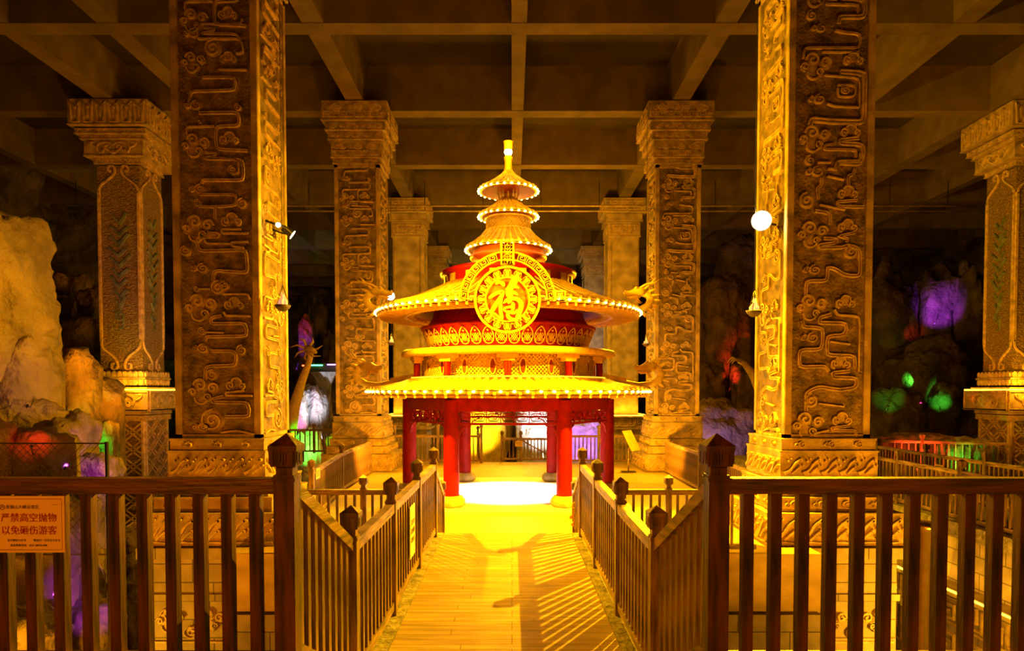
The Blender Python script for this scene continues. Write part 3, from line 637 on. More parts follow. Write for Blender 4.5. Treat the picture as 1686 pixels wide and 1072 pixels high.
for i in range(6):            # beams and fretwork between the columns
    a, b = Vector((*HEX[i], 0)), Vector((*HEX[(i+1) % 6], 0)); d = (b-a).normalized(); n = Vector((d.y, -d.x, 0)); L = (b-a).length
    bm_ = MB().bar(a+Vector((0, 0, 2.54)), b+Vector((0, 0, 2.54)), .2, .36).build('tie_beam', M['red'], pav)
    mb = MB(); mid = (a+b)/2; fn = plane(mid+n*.0, d, n)
    mb.ribbon([(-L/2+.15, 2.03), (L/2-.15, 2.03)], .06, .05, fn); mb.ribbon([(-L/2+.15, 2.34), (L/2-.15, 2.34)], .04, .05, fn)
    for k in range(7):
        x = (k-3)*.34
        mb.ribbon([(x-.1, 2.1), (x+.1, 2.1), (x+.14, 2.18), (x+.1, 2.27), (x-.1, 2.27), (x-.14, 2.18)], .022, .04, fn, closed=True)
        mb.ribbon([(x-.17, 2.18), (x-.07, 2.18), (x-.07, 2.22), (x+.07, 2.22), (x+.07, 2.15), (x-.04, 2.15)], .02, .04, fn)
        mb.ribbon([(x-.17, 2.05), (x-.17, 2.34)], .02, .04, fn)
    for k in (-1, 1): mb.ribbon(chaikin([(k*(L/2-.16), 1.7), (k*(L/2-.24), 1.9), (k*(L/2-.45), 2.0)], 2), .04, .05, fn)
    mb.build('fretwork', M['red'], pav)
def tiled_roof(name, prof, n, tr, bulb_n, br, bz, led=True, rafters=0, soffit=None):
    """prof from ridge (inner) to eave (outer)"""
    mb = MB(); mb.lathe(prof, 96)
    r1, z1 = prof[-1]
    mb.lathe([(r1, z1), (r1+.01, z1-tr*2.2), (r1-.1, z1-tr*2.3)], 96)
    for k in range(n):
        a = 2*PI*(k+.5)/n; c, s = math.cos(a), math.sin(a)
        pts = [(r*c, r*s, z+tr*.3) for r, z in prof]
        rr = [max(tr*.35, tr*min(1, (r+.12)/(r1*.6))) for r, z in prof]
        mb.tube(pts, rr, 6)
        mb.ball(((r1+.01)*c, (r1+.01)*s, z1+tr*.2), tr*1.05, 8, 4)
        a2 = a+PI/n; mb.box((0, 0, 0), (tr*.5, tr*1.3, tr*1.6), mtx=Matrix.Translation(((r1+.01)*math.cos(a2), (r1+.01)*math.sin(a2), z1-tr*1.6)) @ Matrix.Rotation(a2, 4, 'Z'))
    ro = mb.build(name, M['tile'], pav)
    if soffit:
        ri, zi = soffit; sm = MB(); sm.lathe([(ri, zi), (r1-.06, z1-tr*2.6)], 96)
        sm.build('soffit', M['reddark'], pav)
        if rafters:
            rm = MB()
            for k in range(rafters):
                a = 2*PI*k/rafters; c, s = math.cos(a), math.sin(a)
                rm.bar(((r1-.95)*c, (r1-.95)*s, zi-.03+(z1-tr*2.6-zi)*(r1-.95-ri)/(r1-ri)), ((r1-.0)*c, (r1-.0)*s, z1-tr*2.6-.03), .05, .06)
            rm.build('rafter_ring', M['gold'], pav)
            gm = MB(); rg = 2.77; zz = zi-.02+(z1-tr*2.6-zi)*(rg-ri)/(r1-ri)
            gm.lathe([(rg-.06, zz), (rg-.06, zz-.05), (rg+.06, zz-.05), (rg+.06, zz)], 96); gm.build('soffit_ring', M['gold'], pav)
    # string of bulbs: a thing of its own
    return ro
def bulbs(label, r, z, n, br):
    t = thing('bulb_string', label, 'light string', PC)
    MB().tube([((r-.02)*math.cos(2*PI*i/64), (r-.02)*math.sin(2*PI*i/64), z+br*.6) for i in range(65)], .008, 5, False).build('cable', M['iron'], t)
    for i in range(n):
        a = 2*PI*(i+.5)/n-PI/2; p = (r*math.cos(a), r*math.sin(a), z)
        if i == 0: b0 = MB().ball((0, 0, 0), br, 8, 6, (1, 1, .75)).build('bulb', M['bulb'], t, p)
        else: inst(b0, 'bulb', t, p)
# lower roof
tiled_roof('lower_tiled_roof', [(2.45, 3.13), (2.9, 3.0), (3.35, 2.9), (3.74, 2.86)], 84, .055, 90, 0, 0, rafters=84, soffit=(2.6, 2.72))
bulbs('string of bulbs glowing along the lowest and widest roof edge', 3.79, 2.80, 80, .036)
# gallery storey: floor, columns, lattice wall, flange
MB().lathe([(.001, 3.0), (2.55, 3.0), (2.55, 3.14), (.001, 3.16)], 72).build('gallery_floor', M['gold'], pav)
gc = MB().lathe([(.085, 3.14), (.085, 3.62)], 16); gb = MB(); gb.box((0, 0, 3.58), (.34, .2, .09)); gb.box((0, 0, 3.66), (.5, .26, .09))
for i in range(10):
    a = 2*PI*i/10-PI/2
    if i == 0: gc0 = gc.build('gallery_column', M['red'], pav, (2.5*math.cos(a), 2.5*math.sin(a), 0)); gb0 = gb.build('bracket', M['gold'], gc0)
    else:
        g_ = inst(gc0, 'gallery_column', pav, (2.5*math.cos(a), 2.5*math.sin(a), 0), a+PI/2); inst(gb0, 'bracket', g_, (0, 0, 0))
mb = MB(); R0 = 2.28; L0 = 2*PI*R0
lattice(mb, L0, .56, on(R0, 3.43), 150, .022, .015)
for v in (3.15, 3.71): mb.lathe([(R0-.02, v), (R0+.03, v), (R0+.03, v+.05), (R0-.02, v+.05)], 96)
mb.build('lattice_screen', M['gold'], pav)
for i in range(20):
    a = 2*PI*(i+.5)/20
    if i == 0:
        mb = MB(); wn = MB(); fn = on(R0, 3.42)
        mb.ribbon([(.075*math.cos(q*PI/10), .19*math.sin(q*PI/10)) for q in range(20)], .03, .04, fn, closed=True); wn.disc(0, 0, .065, .025, fn, 16, .18)
        of0 = mb.build('oval_frame', M['gold'], pav, (0, 0, 0)); op0 = wn.build('oval_pane', M['reddark'], of0); of0.rotation_euler = (0, 0, a)
    else: o_ = inst(of0, 'oval_frame', pav, (0, 0, 0), a); inst(op0, 'oval_pane', o_, (0, 0, 0))
MB().lathe([(2.05, 3.1), (2.05, 3.75)], 72).build('inner_drum', M['yellowglow'], pav)  # its yellow stands in for light inside the gallery
MB().lathe([(2.0, 3.71), (2.8, 3.71), (2.87, 3.74), (2.87, 3.84), (2.82, 3.87), (2.0, 3.88)], 96).build('gallery_cornice', M['gold'], pav)
mb = MB(); mb.lathe([(2.62, 3.15), (2.62, 3.18), (2.58, 3.18), (2.58, 3.15)], 72); mb.build('light_strip', M['glow'], pav)  # glowing ring added to brighten the lattice screen
# flared ornament band and red drum
MB().lathe([(2.08, 3.86), (2.1, 3.95), (2.26, 4.36), (2.3, 4.42), (2.3, 4.5), (2.22, 4.52), (2.12, 4.62), (2.03, 4.78), (2.0, 4.95)], 96).build('red_drum', M['red'], pav)
MB().lathe([(2.3, 4.42), (2.35, 4.43), (2.36, 4.49), (2.3, 4.51)], 96).build('drum_rim', M['red'], pav)
mb = MB(); fn = on(2.14, 3.98, .4); Lb = 2*PI*2.14; nb = 44
for i in range(nb):
    u = (i+.5)*Lb/nb; w = Lb/nb*.46
    mb.ribbon(chaikin([(u, .40), (u-w*.6, .32), (u-w, .18), (u-w*.7, .02), (u, -.02), (u+w*.7, .02), (u+w, .18), (u+w*.6, .32), (u, .40)], 1), .022, .02, fn)
    for s in (1, -1):
        for q in (-1, 0, 1): mb.ribbon([(u-s*w*.55+q*.05, .05), (u+s*w*.5+q*.05, .24)], .015, .018, fn)
    mb.disc(u, .3, .025, .02, fn, 6)
mb.build('knot_ornament_band', M['gold'], pav)
# upper big roof
tiled_roof('upper_tiled_roof', [(1.7, 5.62), (2.1, 5.42), (2.6, 5.2), (3.1, 5.03), (3.5, 4.93)], 84, .05, 96, 0, 0, rafters=96, soffit=(1.98, 4.86))
bulbs('string of bulbs glowing along the big upper roof edge behind the round emblem', 3.55, 4.86, 86, .034)
MB().lathe([(1.66, 5.5), (1.7, 5.58), (1.7, 5.86), (1.82, 5.88), (1.84, 5.97), (1.74, 6.02), (.9, 6.06)], 72).build('upper_drum', M['red'], pav)
mb = MB()
for i in range(16): mb.box((0, 0, 0), (.06, .24, .2), mtx=Matrix.Rotation(2*PI*(i+.5)/16, 4, 'Z') @ Matrix.Translation((1.7, 0, 5.75)))
mb.build('drum_vent', M['gold'], pav)
MB().lathe([(.86, 6.0), (.86, 6.3), (1.0, 6.33), (1.04, 6.38), (1.04, 6.44), (.96, 6.48), (.94, 6.66), (.3, 6.7)], 64).build('tower_drum', M['orange'], pav)
tiled_roof('tiered_roof', [(.6, 7.12), (.75, 6.95), (.95, 6.78), (1.12, 6.68)], 36, .036, 44, 0, 0, soffit=(.9, 6.6))
bulbs('string of bulbs glowing round the third small roof from the top', 1.16, 6.60, 34, .034)
mb = MB(); mb.lathe([(.56, 7.05), (.56, 7.5)], 48); mb.build('lattice_backing', M['tile'], pav)
mb = MB(); lattice(mb, 2*PI*.6, .3, on(.6, 7.27), 44, .014, .012)
for v in (7.09, 7.42): mb.lathe([(.57, v), (.64, v), (.64, v+.05), (.57, v+.05)], 48)
mb.build('lattice_band', M['gold'], pav)
tiled_roof('tiered_roof', [(.2, 8.0), (.35, 7.84), (.55, 7.68), (.77, 7.57)], 28, .033, 32, 0, 0, soffit=(.5, 7.48))
bulbs('string of bulbs glowing round the second small roof from the top', .81, 7.50, 27, .032)
mb = MB(); mb.lathe([(.12, 7.95), (.12, 8.2)], 20)
for i in range(8):
    a = 2*PI*i/8; mb.tube([(.2*math.cos(a), .2*math.sin(a), 7.9), (.3*math.cos(a), .3*math.sin(a), 8.2)], .022, 6)
mb.build('neck_strut', M['gold'], pav)
tiled_roof('tiered_roof', [(.07, 8.78), (.2, 8.62), (.4, 8.46), (.6, 8.33), (.77, 8.25)], 28, .033, 32, 0, 0, soffit=(.12, 8.12))
bulbs('string of bulbs glowing round the topmost small roof', .81, 8.19, 27, .034)
fi = MB().lathe([(.13, 8.74), (.11, 8.8), (.10, 8.98), (.12, 9.06), (.13, 9.1), (.09, 9.12), (.09, 9.16), (.001, 9.17)], 20).build('finial', M['gold'], pav)
MB().ball((0, 0, 9.25), .11, 16, 10, (1, 1, .8)).build('finial_lamp', M['lamp2'], fi)
MB().lathe([(.09, 9.3), (.13, 9.36), (.12, 9.46), (.15, 9.52), (.10, 9.54), (.001, 9.5)], 16).build('finial_crown', M['gold'], fi)
light('POINT', (PC.x, PC.y-.35, 9.3), 40, AMB, .08)
# dragons on the eaves
def dragon(name_label, s, z, r, tail=True):
    t = thing('gilt_dragon', name_label, 'dragon ornament', (PC.x+s*r, PC.y, z))
    X = lambda x, zz, y=0: (s*x, y, zz)
    mb = MB()
    body = [X(-.95, .16) if tail else X(-.3, -.12), X(-.6, .08) if tail else X(-.18, -.1), X(-.2, -.02) if tail else X(-.05, -.06), X(.15, .0), X(.38, .12), X(.46, .3), X(.36, .44), X(.2, .48)]
    mb.tube([tuple(p) for p in body], [.06, .07, .09, .11, .12, .12, .11, .1], 10)
    # head looks back towards the pavilion: skull, upper and lower jaw
    mb.tube([X(.3, .48), X(.16, .52), X(.02, .5), X(-.12, .46), X(-.24, .47), X(-.28, .5)], [.11, .14, .12, .08, .07, .035], 10)
    mb.tube([X(.14, .42), X(.0, .37), X(-.12, .34), X(-.2, .36)], [.08, .06, .045, .02], 8)
    for q in (-1, 1): mb.ball(X(.04, .6, q*.09), .045, 8, 6); mb.ball(X(-.25, .52, q*.04), .03, 6, 4)
    body_mb = mb
    mb = MB()
    for q in (-1, 1): mb.tube([X(.14, .6, q*.07), X(.3, .7, q*.12), X(.5, .72, q*.16), X(.68, .84, q*.18)], [.035, .03, .022, .006], 6); mb.tube([X(.42, .71, q*.14), X(.52, .83, q*.17), X(.56, .88, q*.18)], [.02, .014, .004], 6)
    mb.build('horn', M['gold'], t)
    mb = body_mb
    for i, (x, zz, dx, dz) in enumerate(((.42, .5, .16, .1), (.5, .4, .18, .02), (.54, .28, .17, -.02), (.5, .16, .15, -.08), (.4, .05, .1, -.12), (.25, -.06, .08, -.12), (.3, .58, .1, .12))):
        for q in (-1, 0, 1): mb.tube([X(x-.04, zz, q*.06), X(x+dx*.5, zz+dz*.5, q*.1), X(x+dx, zz+dz, q*.12)], [.04, .028, .004], 6)
    for i in range(5): mb.tube([X(-.02-.05*i, .45, 0), X(-.03-.05*i, .405, 0)], [.012, .003], 4)
    for q in (-1, 1): mb.tube([X(.05, .36, q*.07), X(.12, .24, q*.09), X(.2, .2, q*.1)], [.025, .018, .004], 6)
    mb.build('body', M['gold'], t)
dragon('gilt dragon with horns at the left tip of the lower pavilion roof', -1, 2.98, 3.72)
dragon('gilt dragon with horns at the right tip of the lower pavilion roof', 1, 2.98, 3.72)
dragon('gilt dragon with horns above the left tip of the upper pavilion roof', -1, 5.0, 3.42, False)
dragon('gilt dragon with horns above the right tip of the upper pavilion roof', 1, 5.0, 3.42, False)
mb = MB()
for s in (-1, 1): mb.bar((s*2.45, 0, 3.26), (s*3.2, 0, 3.12), .16, .1)
mb.build('hip_ridge', M['gold'], pav)
# round emblem with the fortune character, key-pattern arch and lattice tablet
em = thing('round_emblem', 'round gold emblem with a large character and key-pattern arch on the pavilion front', 'emblem', (-.1, 14.93, 4.8))
K = 1.335/100/6.305; E = lambda x, y: ((x-600)*K, -(y-660)*K)
fn = plane((0, .0, 0), (1, 0, 0), (0, -1, 0))
MB().lathe([(.001, 0), (.70, 0), (.70, .03), (.001, .03)], 64).build('back_disc', M['reddark'], em).rotation_euler = (PI/2, 0, 0)
ring = lambda mb, r, w, h, a0=0, a1=2*PI, f=None: mb.ribbon([(r*math.cos(a0+(a1-a0)*i/72), r*math.sin(a0+(a1-a0)*i/72)) for i in range(73)], w, h, f or fn)
fr_ = lambda b: (lambda u, v, h: Vector((u, b-h, v)))
mb = MB(); ring(mb, .70, .055, .08); ring(mb, .475, .045, .08)
for i in range(16):
    a = PI/2+2*PI*i/16; c, s = math.cos(a), math.sin(a)
    q = lambda u, v: (.585*c+u*s+v*c, .585*s-u*c+v*s)
    mb.disc(.585*c, .585*s, .088, .06, fn, 16, dome=1)
for i in range(16):
    a = PI/2+2*PI*(i+.5)/16; c, s = math.cos(a), math.sin(a); mb.disc(.52*c, .52*s, .035, .06, fn, 6)
mb.build('bat_ring', M['gold'], em)
mb = MB(); f2 = fr_(-.061)
for i in range(16):
    a = PI/2+2*PI*i/16; c, s = math.cos(a), math.sin(a)
    q = lambda u, v: (.585*c+u*s+v*c, .585*s-u*c+v*s)
    for k in (-1, 1):
        mb.ribbon([q(k*.018, .082), q(k*.026, .042)], .017, .006, f2)
        mb.ribbon(chaikin([q(k*.072, .025), q(k*.05, .01), q(k*.06, -.03), q(k*.035, -.055)], 1), .02, .006, f2)
mb.build('bat_marking', M['ink'], em)
MB().disc(0, 0, .455, .05, fn, 64, dome=1).build('orange_disc', M['orange'], em)
mb = MB(); mb.disc(0, 0, .02, .0, fn, 4)
BR = [[(485,500,34),(520,482,44),(555,500,52),(565,522,30)], [(415,645,26),(455,615,46),(510,590,48),(555,580,50),(550,610,54),(515,665,56),(480,720,60),(450,765,52),(425,790,16)],
 [(545,640,14),(530,690,46),(528,750,50),(535,810,50),(545,850,44),(550,862,16)], [(430,790,16),(470,805,34),(510,840,30),(540,855,24)],
 [(700,425,60),(672,470,84),(640,530,88),(605,570,66),(585,592,20)], [(640,525,56),(685,532,46),(712,545,20)], [(640,590,50),(675,595,48),(702,612,22)], [(610,605,84),(640,640,70),(615,690,50)],
 [(560,700,16),(600,662,44),(650,652,50),(700,656,52),(735,685,56),(740,735,60),(725,790,58),(705,840,54),(685,882,22)],
 [(550,765,14),(590,742,34),(650,738,40),(668,715,36)], [(655,700,40),(660,760,46),(640,790,36),(600,790,30),(560,770,20)],
 [(610,790,50),(600,830,48),(640,868,52),(690,870,40)], [(640,800,34),(680,800,40),(700,770,30)]]
for i, st in enumerate(BR):
    pts = chaikin([(p[0], p[1]) for p in st], 2); n = len(pts)
    ws = []
    for j in range(n):
        t = j/(n-1)*(len(st)-1); a = min(int(t), len(st)-2); ws.append((st[a][2]*(1-(t-a))+st[a+1][2]*(t-a))*K*.86)
    fz = fr_(-.05)
    mb.ribbon([E(*p) for p in pts], ws, .05+i*.0012, fz)
    mb.disc(*E(*pts[0]), ws[0]*.46, .049+i*.0012, fz, 10); mb.disc(*E(*pts[-1]), ws[-1]*.46, .049+i*.0012, fz, 10)
mb.build('fortune_character', M['gold'], em)
mb = MB(); ring(mb, 1.03, .03, .06, 0, PI); ring(mb, .865, .03, .06, 0, PI)
nk = 14
for i in range(nk):
    u0 = PI*(i+.5)/nk
    if abs(u0-PI/2) < .17: continue
    k = 1 if u0 > PI/2 else -1
    q = lambda a, v: ((.948+v)*math.cos(u0+k*a/.948), (.948+v)*math.sin(u0+k*a/.948))
    L = []
    for p, r_ in zip([(-.08,-.06),(-.08,.055),(.06,.055),(.06,-.035),(-.035,-.035),(-.035,.015),(.015,.015)], [0]*7): L.append(q(*p))
    mb.ribbon(L, .019, .05, fn)
    mb.ribbon([q(.09, -.075), q(.09, .075)], .018, .05, fn)
for s in (-1, 1):
    x = s*1.15; mb.ribbon([(x-.1, -.02), (x+.1, -.02), (x+.1, .18), (x-.1, .18)], .028, .06, fn, closed=True)
    mb.ribbon([(x+s*.05, .02), (x-s*.05, .02), (x-s*.05, .13), (x+s*.05, .13), (x+s*.05, .07), (x, .07)], .022, .05, fn)
mb.build('key_pattern_arch', M['gold'], em)
mb = MB(); ring(mb, .948, .17, .01, 0, PI); mb.build('arch_back', M['reddark'], em)
mb = MB(); w, z0, z1 = .13, .76, 1.25
mb.ribbon([(-w, z0), (w, z0), (w, z1), (-w, z1)], .035, .07, fn, closed=True)
for i in range(1, 6): mb.ribbon([(-w, z0+i*(z1-z0)/6), (w, z0+i*(z1-z0)/6)], .012, .05, fn)
for x in (-.065, 0, .065): mb.ribbon([(x, z0), (x, z1)], .012, .05, fn)
for s in (1, -1): mb.ribbon([(-s*w*.8, z0+.14), (s*w*.8, z1-.14)], .016, .055, fn); mb.ribbon([(0, z0+.05), (s*w*.7, z0+.2)], .014, .05, fn)
mb.ribbon([(.05*math.cos(i*PI/6), 1.13+.05*math.sin(i*PI/6)) for i in range(12)], .02, .06, fn, closed=True)
mb.build('lattice_tablet', M['gold'], em)
MB().box((0, .03, 1.0), (.25, .02, .46)).build('tablet_back', M['reddark'], em)
mb = MB()
for x in (-.9, .9, -.3, .3): mb.tube([(x, .03, -.0), (x, .35, .05)], .02, 6)
mb.build('mounting_rod', M['iron'], em)
# ---------------------------------------------------------------- lamps on the columns
def flood(label, loc, aim, lens='lamp', r=.13, bracket=None):
    t = thing('floodlight', label, 'floodlight', loc)
    d = (Vector(aim)-Vector(loc)).normalized(); q = d.to_track_quat('Z', 'Y').to_matrix().to_4x4()
    mb = MB(); mb.lathe([(.001, -.2), (r*.7, -.2), (r*.85, -.05), (r*1.1, 0), (r*1.1, .02)], 20)
    for k in range(5): mb.box((0, 0, -.12-.02*k), (r*1.5, r*1.5, .008))
    h = mb.build('housing', M['iron'], t); h.matrix_local = q
    l = MB().lathe([(.001, .012), (r, .012), (r*1.0, .0)], 20).build('lens', M[lens], h)
    if bracket: MB().tube([(0, 0, 0), tuple((Vector(bracket)-Vector(loc))*.5+Vector((0, 0, -.02))), tuple(Vector(bracket)-Vector(loc))], .02, 6).build('bracket', M['iron'], t)
    return t
def fl(key, label, lens, r, wall, bd=.14, vis=None):
    p, aim = Vector(FL[key][0]), Vector(vis or FL[key][1]); d = (aim-p).normalized()
    q = p-(Vector(FL[key][1])-p).normalized()*bd
    return flood(label, q, q+d, lens, r, wall)
fl('a', 'glaring floodlight on the inner side of the near right column', 'lamp', .17, (5.06, 13.2, 6.0), .12, (1.5, 3, 4.2))
fl('b', 'small dark floodlight on the near left column, seen from behind', 'lamp2', .09, (-4.66, 13.4, 5.95))
ls = thing('lamp_spur', 'short dark lamp arm with a tiny glowing bulb on the near left column', 'lamp', (-4.45, 13.0, 5.93))
MB().tube([(-.2, 0, .1), (0, -.05, .02), (.12, -.02, 0), (.26, .1, -.12)], .025, 6).build('arm', M['iron'], ls)
MB().ball((.06, -.08, .0), .045, 10, 8).build('bulb', M['lamp2'], ls)
fl('c', 'bright floodlight on the middle left column beside the upper dragon', 'lamp', .14, (-4.66, 24.4, 6.15), .12, (-1, 12, 4.4))
# hanging silk-flame bowls
def bowl(label, p, r, zt=BEAM):
    t = thing('hanging_flame_bowl', label, 'hanging bowl', p)
    MB().lathe([(.001, -.1*r/.15), (r*.45, -.085*r/.15), (r*.85, -.03*r/.15), (r, .02*r/.15), (r*.9, .02*r/.15), (r*.4, -.04*r/.15), (.001, -.05*r/.15)], 20).build('bowl', M['ceramic'], t)
    mb = MB()
    for i in range(5):
        a = i*2.4; x, y = .35*r*math.cos(a), .35*r*math.sin(a)
        mb.tube([(x, y, -.02), (x*1.2, y*1.1, .5*r), (x*.5+.1*r, y*.4, r), (x*.2, y, 1.35*r+.1*r*i % .1)], [.2*r, .22*r, .12*r, .01], 6)
    mb.build('flame', M['flame'], t)
    mb = MB()
    for i in range(3): a = i*2.1; mb.tube([(r*.9*math.cos(a), r*.9*math.sin(a), .02), (0, 0, r*2.6)], .006, 4)
    mb.tube([(0, 0, r*2.6), (0, 0, zt-p[2])], .006, 4); mb.build('hanging_wire', M['iron'], t)
bowl('dark hanging bowl with a flame-shaped lamp beside the near left column', px(467, 505, 12.7), .15)
bowl('dark hanging bowl with a flame-shaped lamp beside the near right column', px(1240, 514, 12.7), .15)
bowl('small hanging bowl with a flame-shaped lamp beside the middle left column', px(645, 565, 24), .13)
bowl('small hanging bowl with a flame-shaped lamp beside the middle right column', px(1063, 567, 24), .13)
t = thing('cable_tray', 'pair of thin pale pipes running across under the far ceiling beams', 'pipes', (0, 33.2, 0))
MB().tube([(-22, 0, 11.75), (22, 0, 11.75)], .05, 8).build('pipe', M['stone2'], t); MB().tube([(-22, 0, 11.5), (22, 0, 11.5)], .035, 8).build('pipe', M['stone2'], t)
mb = MB()
for i in range(16): mb.box((-21+i*2.8, 0, 12.25), (.03, .03, 1.4))
mb.build('hanger', M['iron'], t)
# ---------------------------------------------------------------- signs
def text(s, size, m, parent, loc, name='lettering', bold=0, align='CENTER'):
    cu = bpy.data.curves.new(name, 'FONT'); cu.body = s; cu.size = size; cu.align_x = align; cu.align_y = 'CENTER'; cu.extrude = .0006; cu.offset = bold
    o = bpy.data.objects.new(name, cu); C.objects.link(o); bpy.context.view_layer.update()
    me = bpy.data.meshes.new_from_object(o.evaluated_get(bpy.context.evaluated_depsgraph_get())); me.name = name
    bpy.data.objects.remove(o)
    q = bpy.data.objects.new(name, me); C.objects.link(q); me.materials.clear(); me.materials.append(m); q.parent = parent
    q.location = loc; q.rotation_euler = (PI/2, 0, 0); return q
t = thing('notice_board', 'orange warning notice with red lettering tied to the left foreground railing', 'sign', (-2.843, 3.895, 2.04))
MB().box((0, 0, 0), (.56, .012, .325)).build('board', M['sign'], t)
mb = MB(); fn = plane((0, -.007, 0), (1, 0, 0), (0, -1, 0)); mb.ribbon([(-.265, -.146), (.265, -.146), (.265, .146), (-.265, .146)], .0022, .0008, fn, closed=True); mb.build('border_line', M['ink'], t)
text('严禁高空抛物', .0535, M['ink'], t, (.076, -.008, .036)); text('严禁高空抛物', .0535, M['ink'], t, (.0772, -.0082, .0364))
text('以免砸伤游客', .0535, M['ink'], t, (.076, -.008, -.037)); text('以免砸伤游客', .0535, M['ink'], t, (.0772, -.0082, -.0366))
text('青铜山大峡谷景区', .024, M['ink2'], t, (.041, -.008, .099))
text('微信扫一扫关注公众号', .0155, M['ink2'], t, (.178, -.008, -.092))
text('官方微信公众号', .0155, M['ink2'], t, (.005, -.008, -.092))
text('紧急救援电话：0531-88930-888', .0155, M['ink2'], t, (.073, -.008, -.121))
mb = MB(); mb.ribbon([(-.074+.014*math.cos(i*PI/8), .099+.014*math.sin(i*PI/8)) for i in range(16)], .004, .001, fn, closed=True); mb.ribbon([(-.082, .094), (-.074, .105), (-.066, .094)], .004, .001, fn)
mb.build('round_mark', M['ink2'], t)
mb = MB(); mb.bar((.21, -.01, .112), (.27, -.01, .118), .003, .003); mb.tube([(.27, 0, .12), (.31, .02, .122)], .003, 4); mb.build('cable_tie', M['gold'], t)
t = thing('notice_board', 'white notice with lettering fixed to the left bridge railing', 'sign', (BX-1.075, 7.72, 1.22), -PI/2+PI)
b = MB().box((0, 0, 0), (.36, .01, .58)).build('board', M['sign_white'], t)
for i, s_ in enumerate(('注意安全', '请勿翻越', '请勿拍打')): text(s_, .07, M['ink2'], t, (0, -.007, .1-i*.1))
for a, p_, rz, lb in (((.3, .22), (.62-.35, 27.22, .72), 0, 'pale yellow notice hung on the low gate behind the pavilion'), ((.34, .24), (11.49, 18.3, .72), -PI/2, 'small yellow notice on the far walkway railing at right'), ((.32, .24), (-4.28, 15.0, 1.0), PI/2, 'small yellow notice on the railing just right of the near left post')):
    t = thing('notice_board', lb, 'sign', p_, rz); MB().box((0, 0, 0), (a[0], .01, a[1])).build('board', M['gold'], t)
    mb = MB(); fn = plane((0, -.006, 0), (1, 0, 0), (0, -1, 0))
    for i in range(3): mb.ribbon([(-a[0]*.35, .05-i*.05), (a[0]*.35, .05-i*.05)], .012, .001, fn)
    mb.build('text_line', M['ink2'], t)
t = thing('sign_stand', 'slim reading stand with slanted plate in front of the middle right column', 'stand', (4.75, 25.3-.9-.6, 0))
t.location = (4.05, 23.7, 0)
MB().box((0, 0, .02), (.5, .3, .03)).build('foot', M['iron'], t); MB().tube([(0, 0, 0), (0, 0, .85)], .02, 8).build('pole', M['brass'], t)
MB().box((0, 0, 0), (.62, .02, .78), mtx=Matrix.Translation((0.1, 0, 1.1)) @ Matrix.Rotation(.9, 4, 'Z') @ Matrix.Rotation(-.5, 4, 'X')).build('plate', M['gold'], t)
t = thing('padlock', 'golden padlock with ribbon hanging on the right end post of the bridge', 'padlock', (1.06, 11.5, .78))
MB().box((0, 0, 0), (.1, .05, .11)).build('lock_body', M['gold'], t); MB().tube([(-.035, 0, .05), (-.035, 0, .12), (0, 0, .15), (.035, 0, .12), (.035, 0, .05)], .012, 8).build('shackle', M['gold'], t)
mb = MB()
for i, (x, z) in enumerate(((-.05, -.1), (.03, -.16), (-.02, -.22), (.04, -.28))): mb.ball((x, 0, z), .05, 8, 6, (1, .6, .8))
mb.build('ribbon', M['gold'], t)
# chain-link fence on the left
t = thing('mesh_fence', 'dark chain-link fence in front of the rocks behind the left foreground railing', 'fence', (-8.85, 9.5, 0))
mb = MB(); fn = plane((0, 0, 1.3), (1, 0, 0), (0, -1, 0)); lattice(mb, 6.4, 1.55, fn, 58, .007, .004); mb.build('wire_mesh', M['wire'], t)
mb = MB(); mb.bar((-3.2, 0, 2.08), (3.2, 0, 2.08), .02, .02); mb.bar((-3.2, 0, .52), (3.2, 0, .52), .02, .02); mb.build('top_wire', M['wire'], t)
for x in (-3.2, 3.2):
    mb = MB(); mb.tube([(x, 0, -7), (x, 0, 2.1)], .025, 6); mb.build('fence_post', M['wire'], t)
# ---------------------------------------------------------------- rocks
def rock(label, c, r, m='rock', seed=0, rough=.3, group=None, sub=4, name='boulder', sqr=.35, down=True, left=1):
    import bmesh
    bm = bmesh.new(); bmesh.ops.create_icosphere(bm, subdivisions=sub, radius=1)
    off = Vector((seed*3.1, seed*1.7, seed*.9))
    for v in bm.verts:
        p = v.co.copy(); mx = max(abs(p.x), abs(p.y), abs(p.z)); p = p*(1-sqr)+p/mx*sqr*.85
        d = noise.fractal(p*1.3+off, .8, 2.2, 5)*rough + (noise.cell(p*2.1+off)-.5)*rough*.22
        p = p*(1+d); v.co = Vector((p.x*r[0]*(left if p.x < 0 else 1), p.y*r[1], p.z*r[2]*(max(1, (c[2]+7.1)/r[2]) if p.z < 0 and down else 1)))
    me = bpy.data.meshes.new(name); bm.to_mesh(me); bm.free(); me.materials.append(M[m])
    me.polygons.foreach_set('use_smooth', [True]*len(me.polygons))
    o = bpy.data.objects.new(name, me); C.objects.link(o); o.location = c
    return tag(o, label, 'rock', group)
def rk(label, x, y, Z, rx, ry, m='rock', seed=0, dep=None, **k):
    s = Z/F; return rock(label, px(x, y, Z), (rx*s, dep or min(rx, ry)*s*1.2, ry*s), m, seed, **k)
rk('tall smooth overhanging rock at the left edge of the view', -45, 490, 17, 118, 165, 'rock_pale', 1, rough=.22, sub=5, down=False, left=6)
rk('rounded pale rock tucked under the tall overhang, faintly violet', 40, 600, 17.2, 50, 55, 'rock_pale', 41)
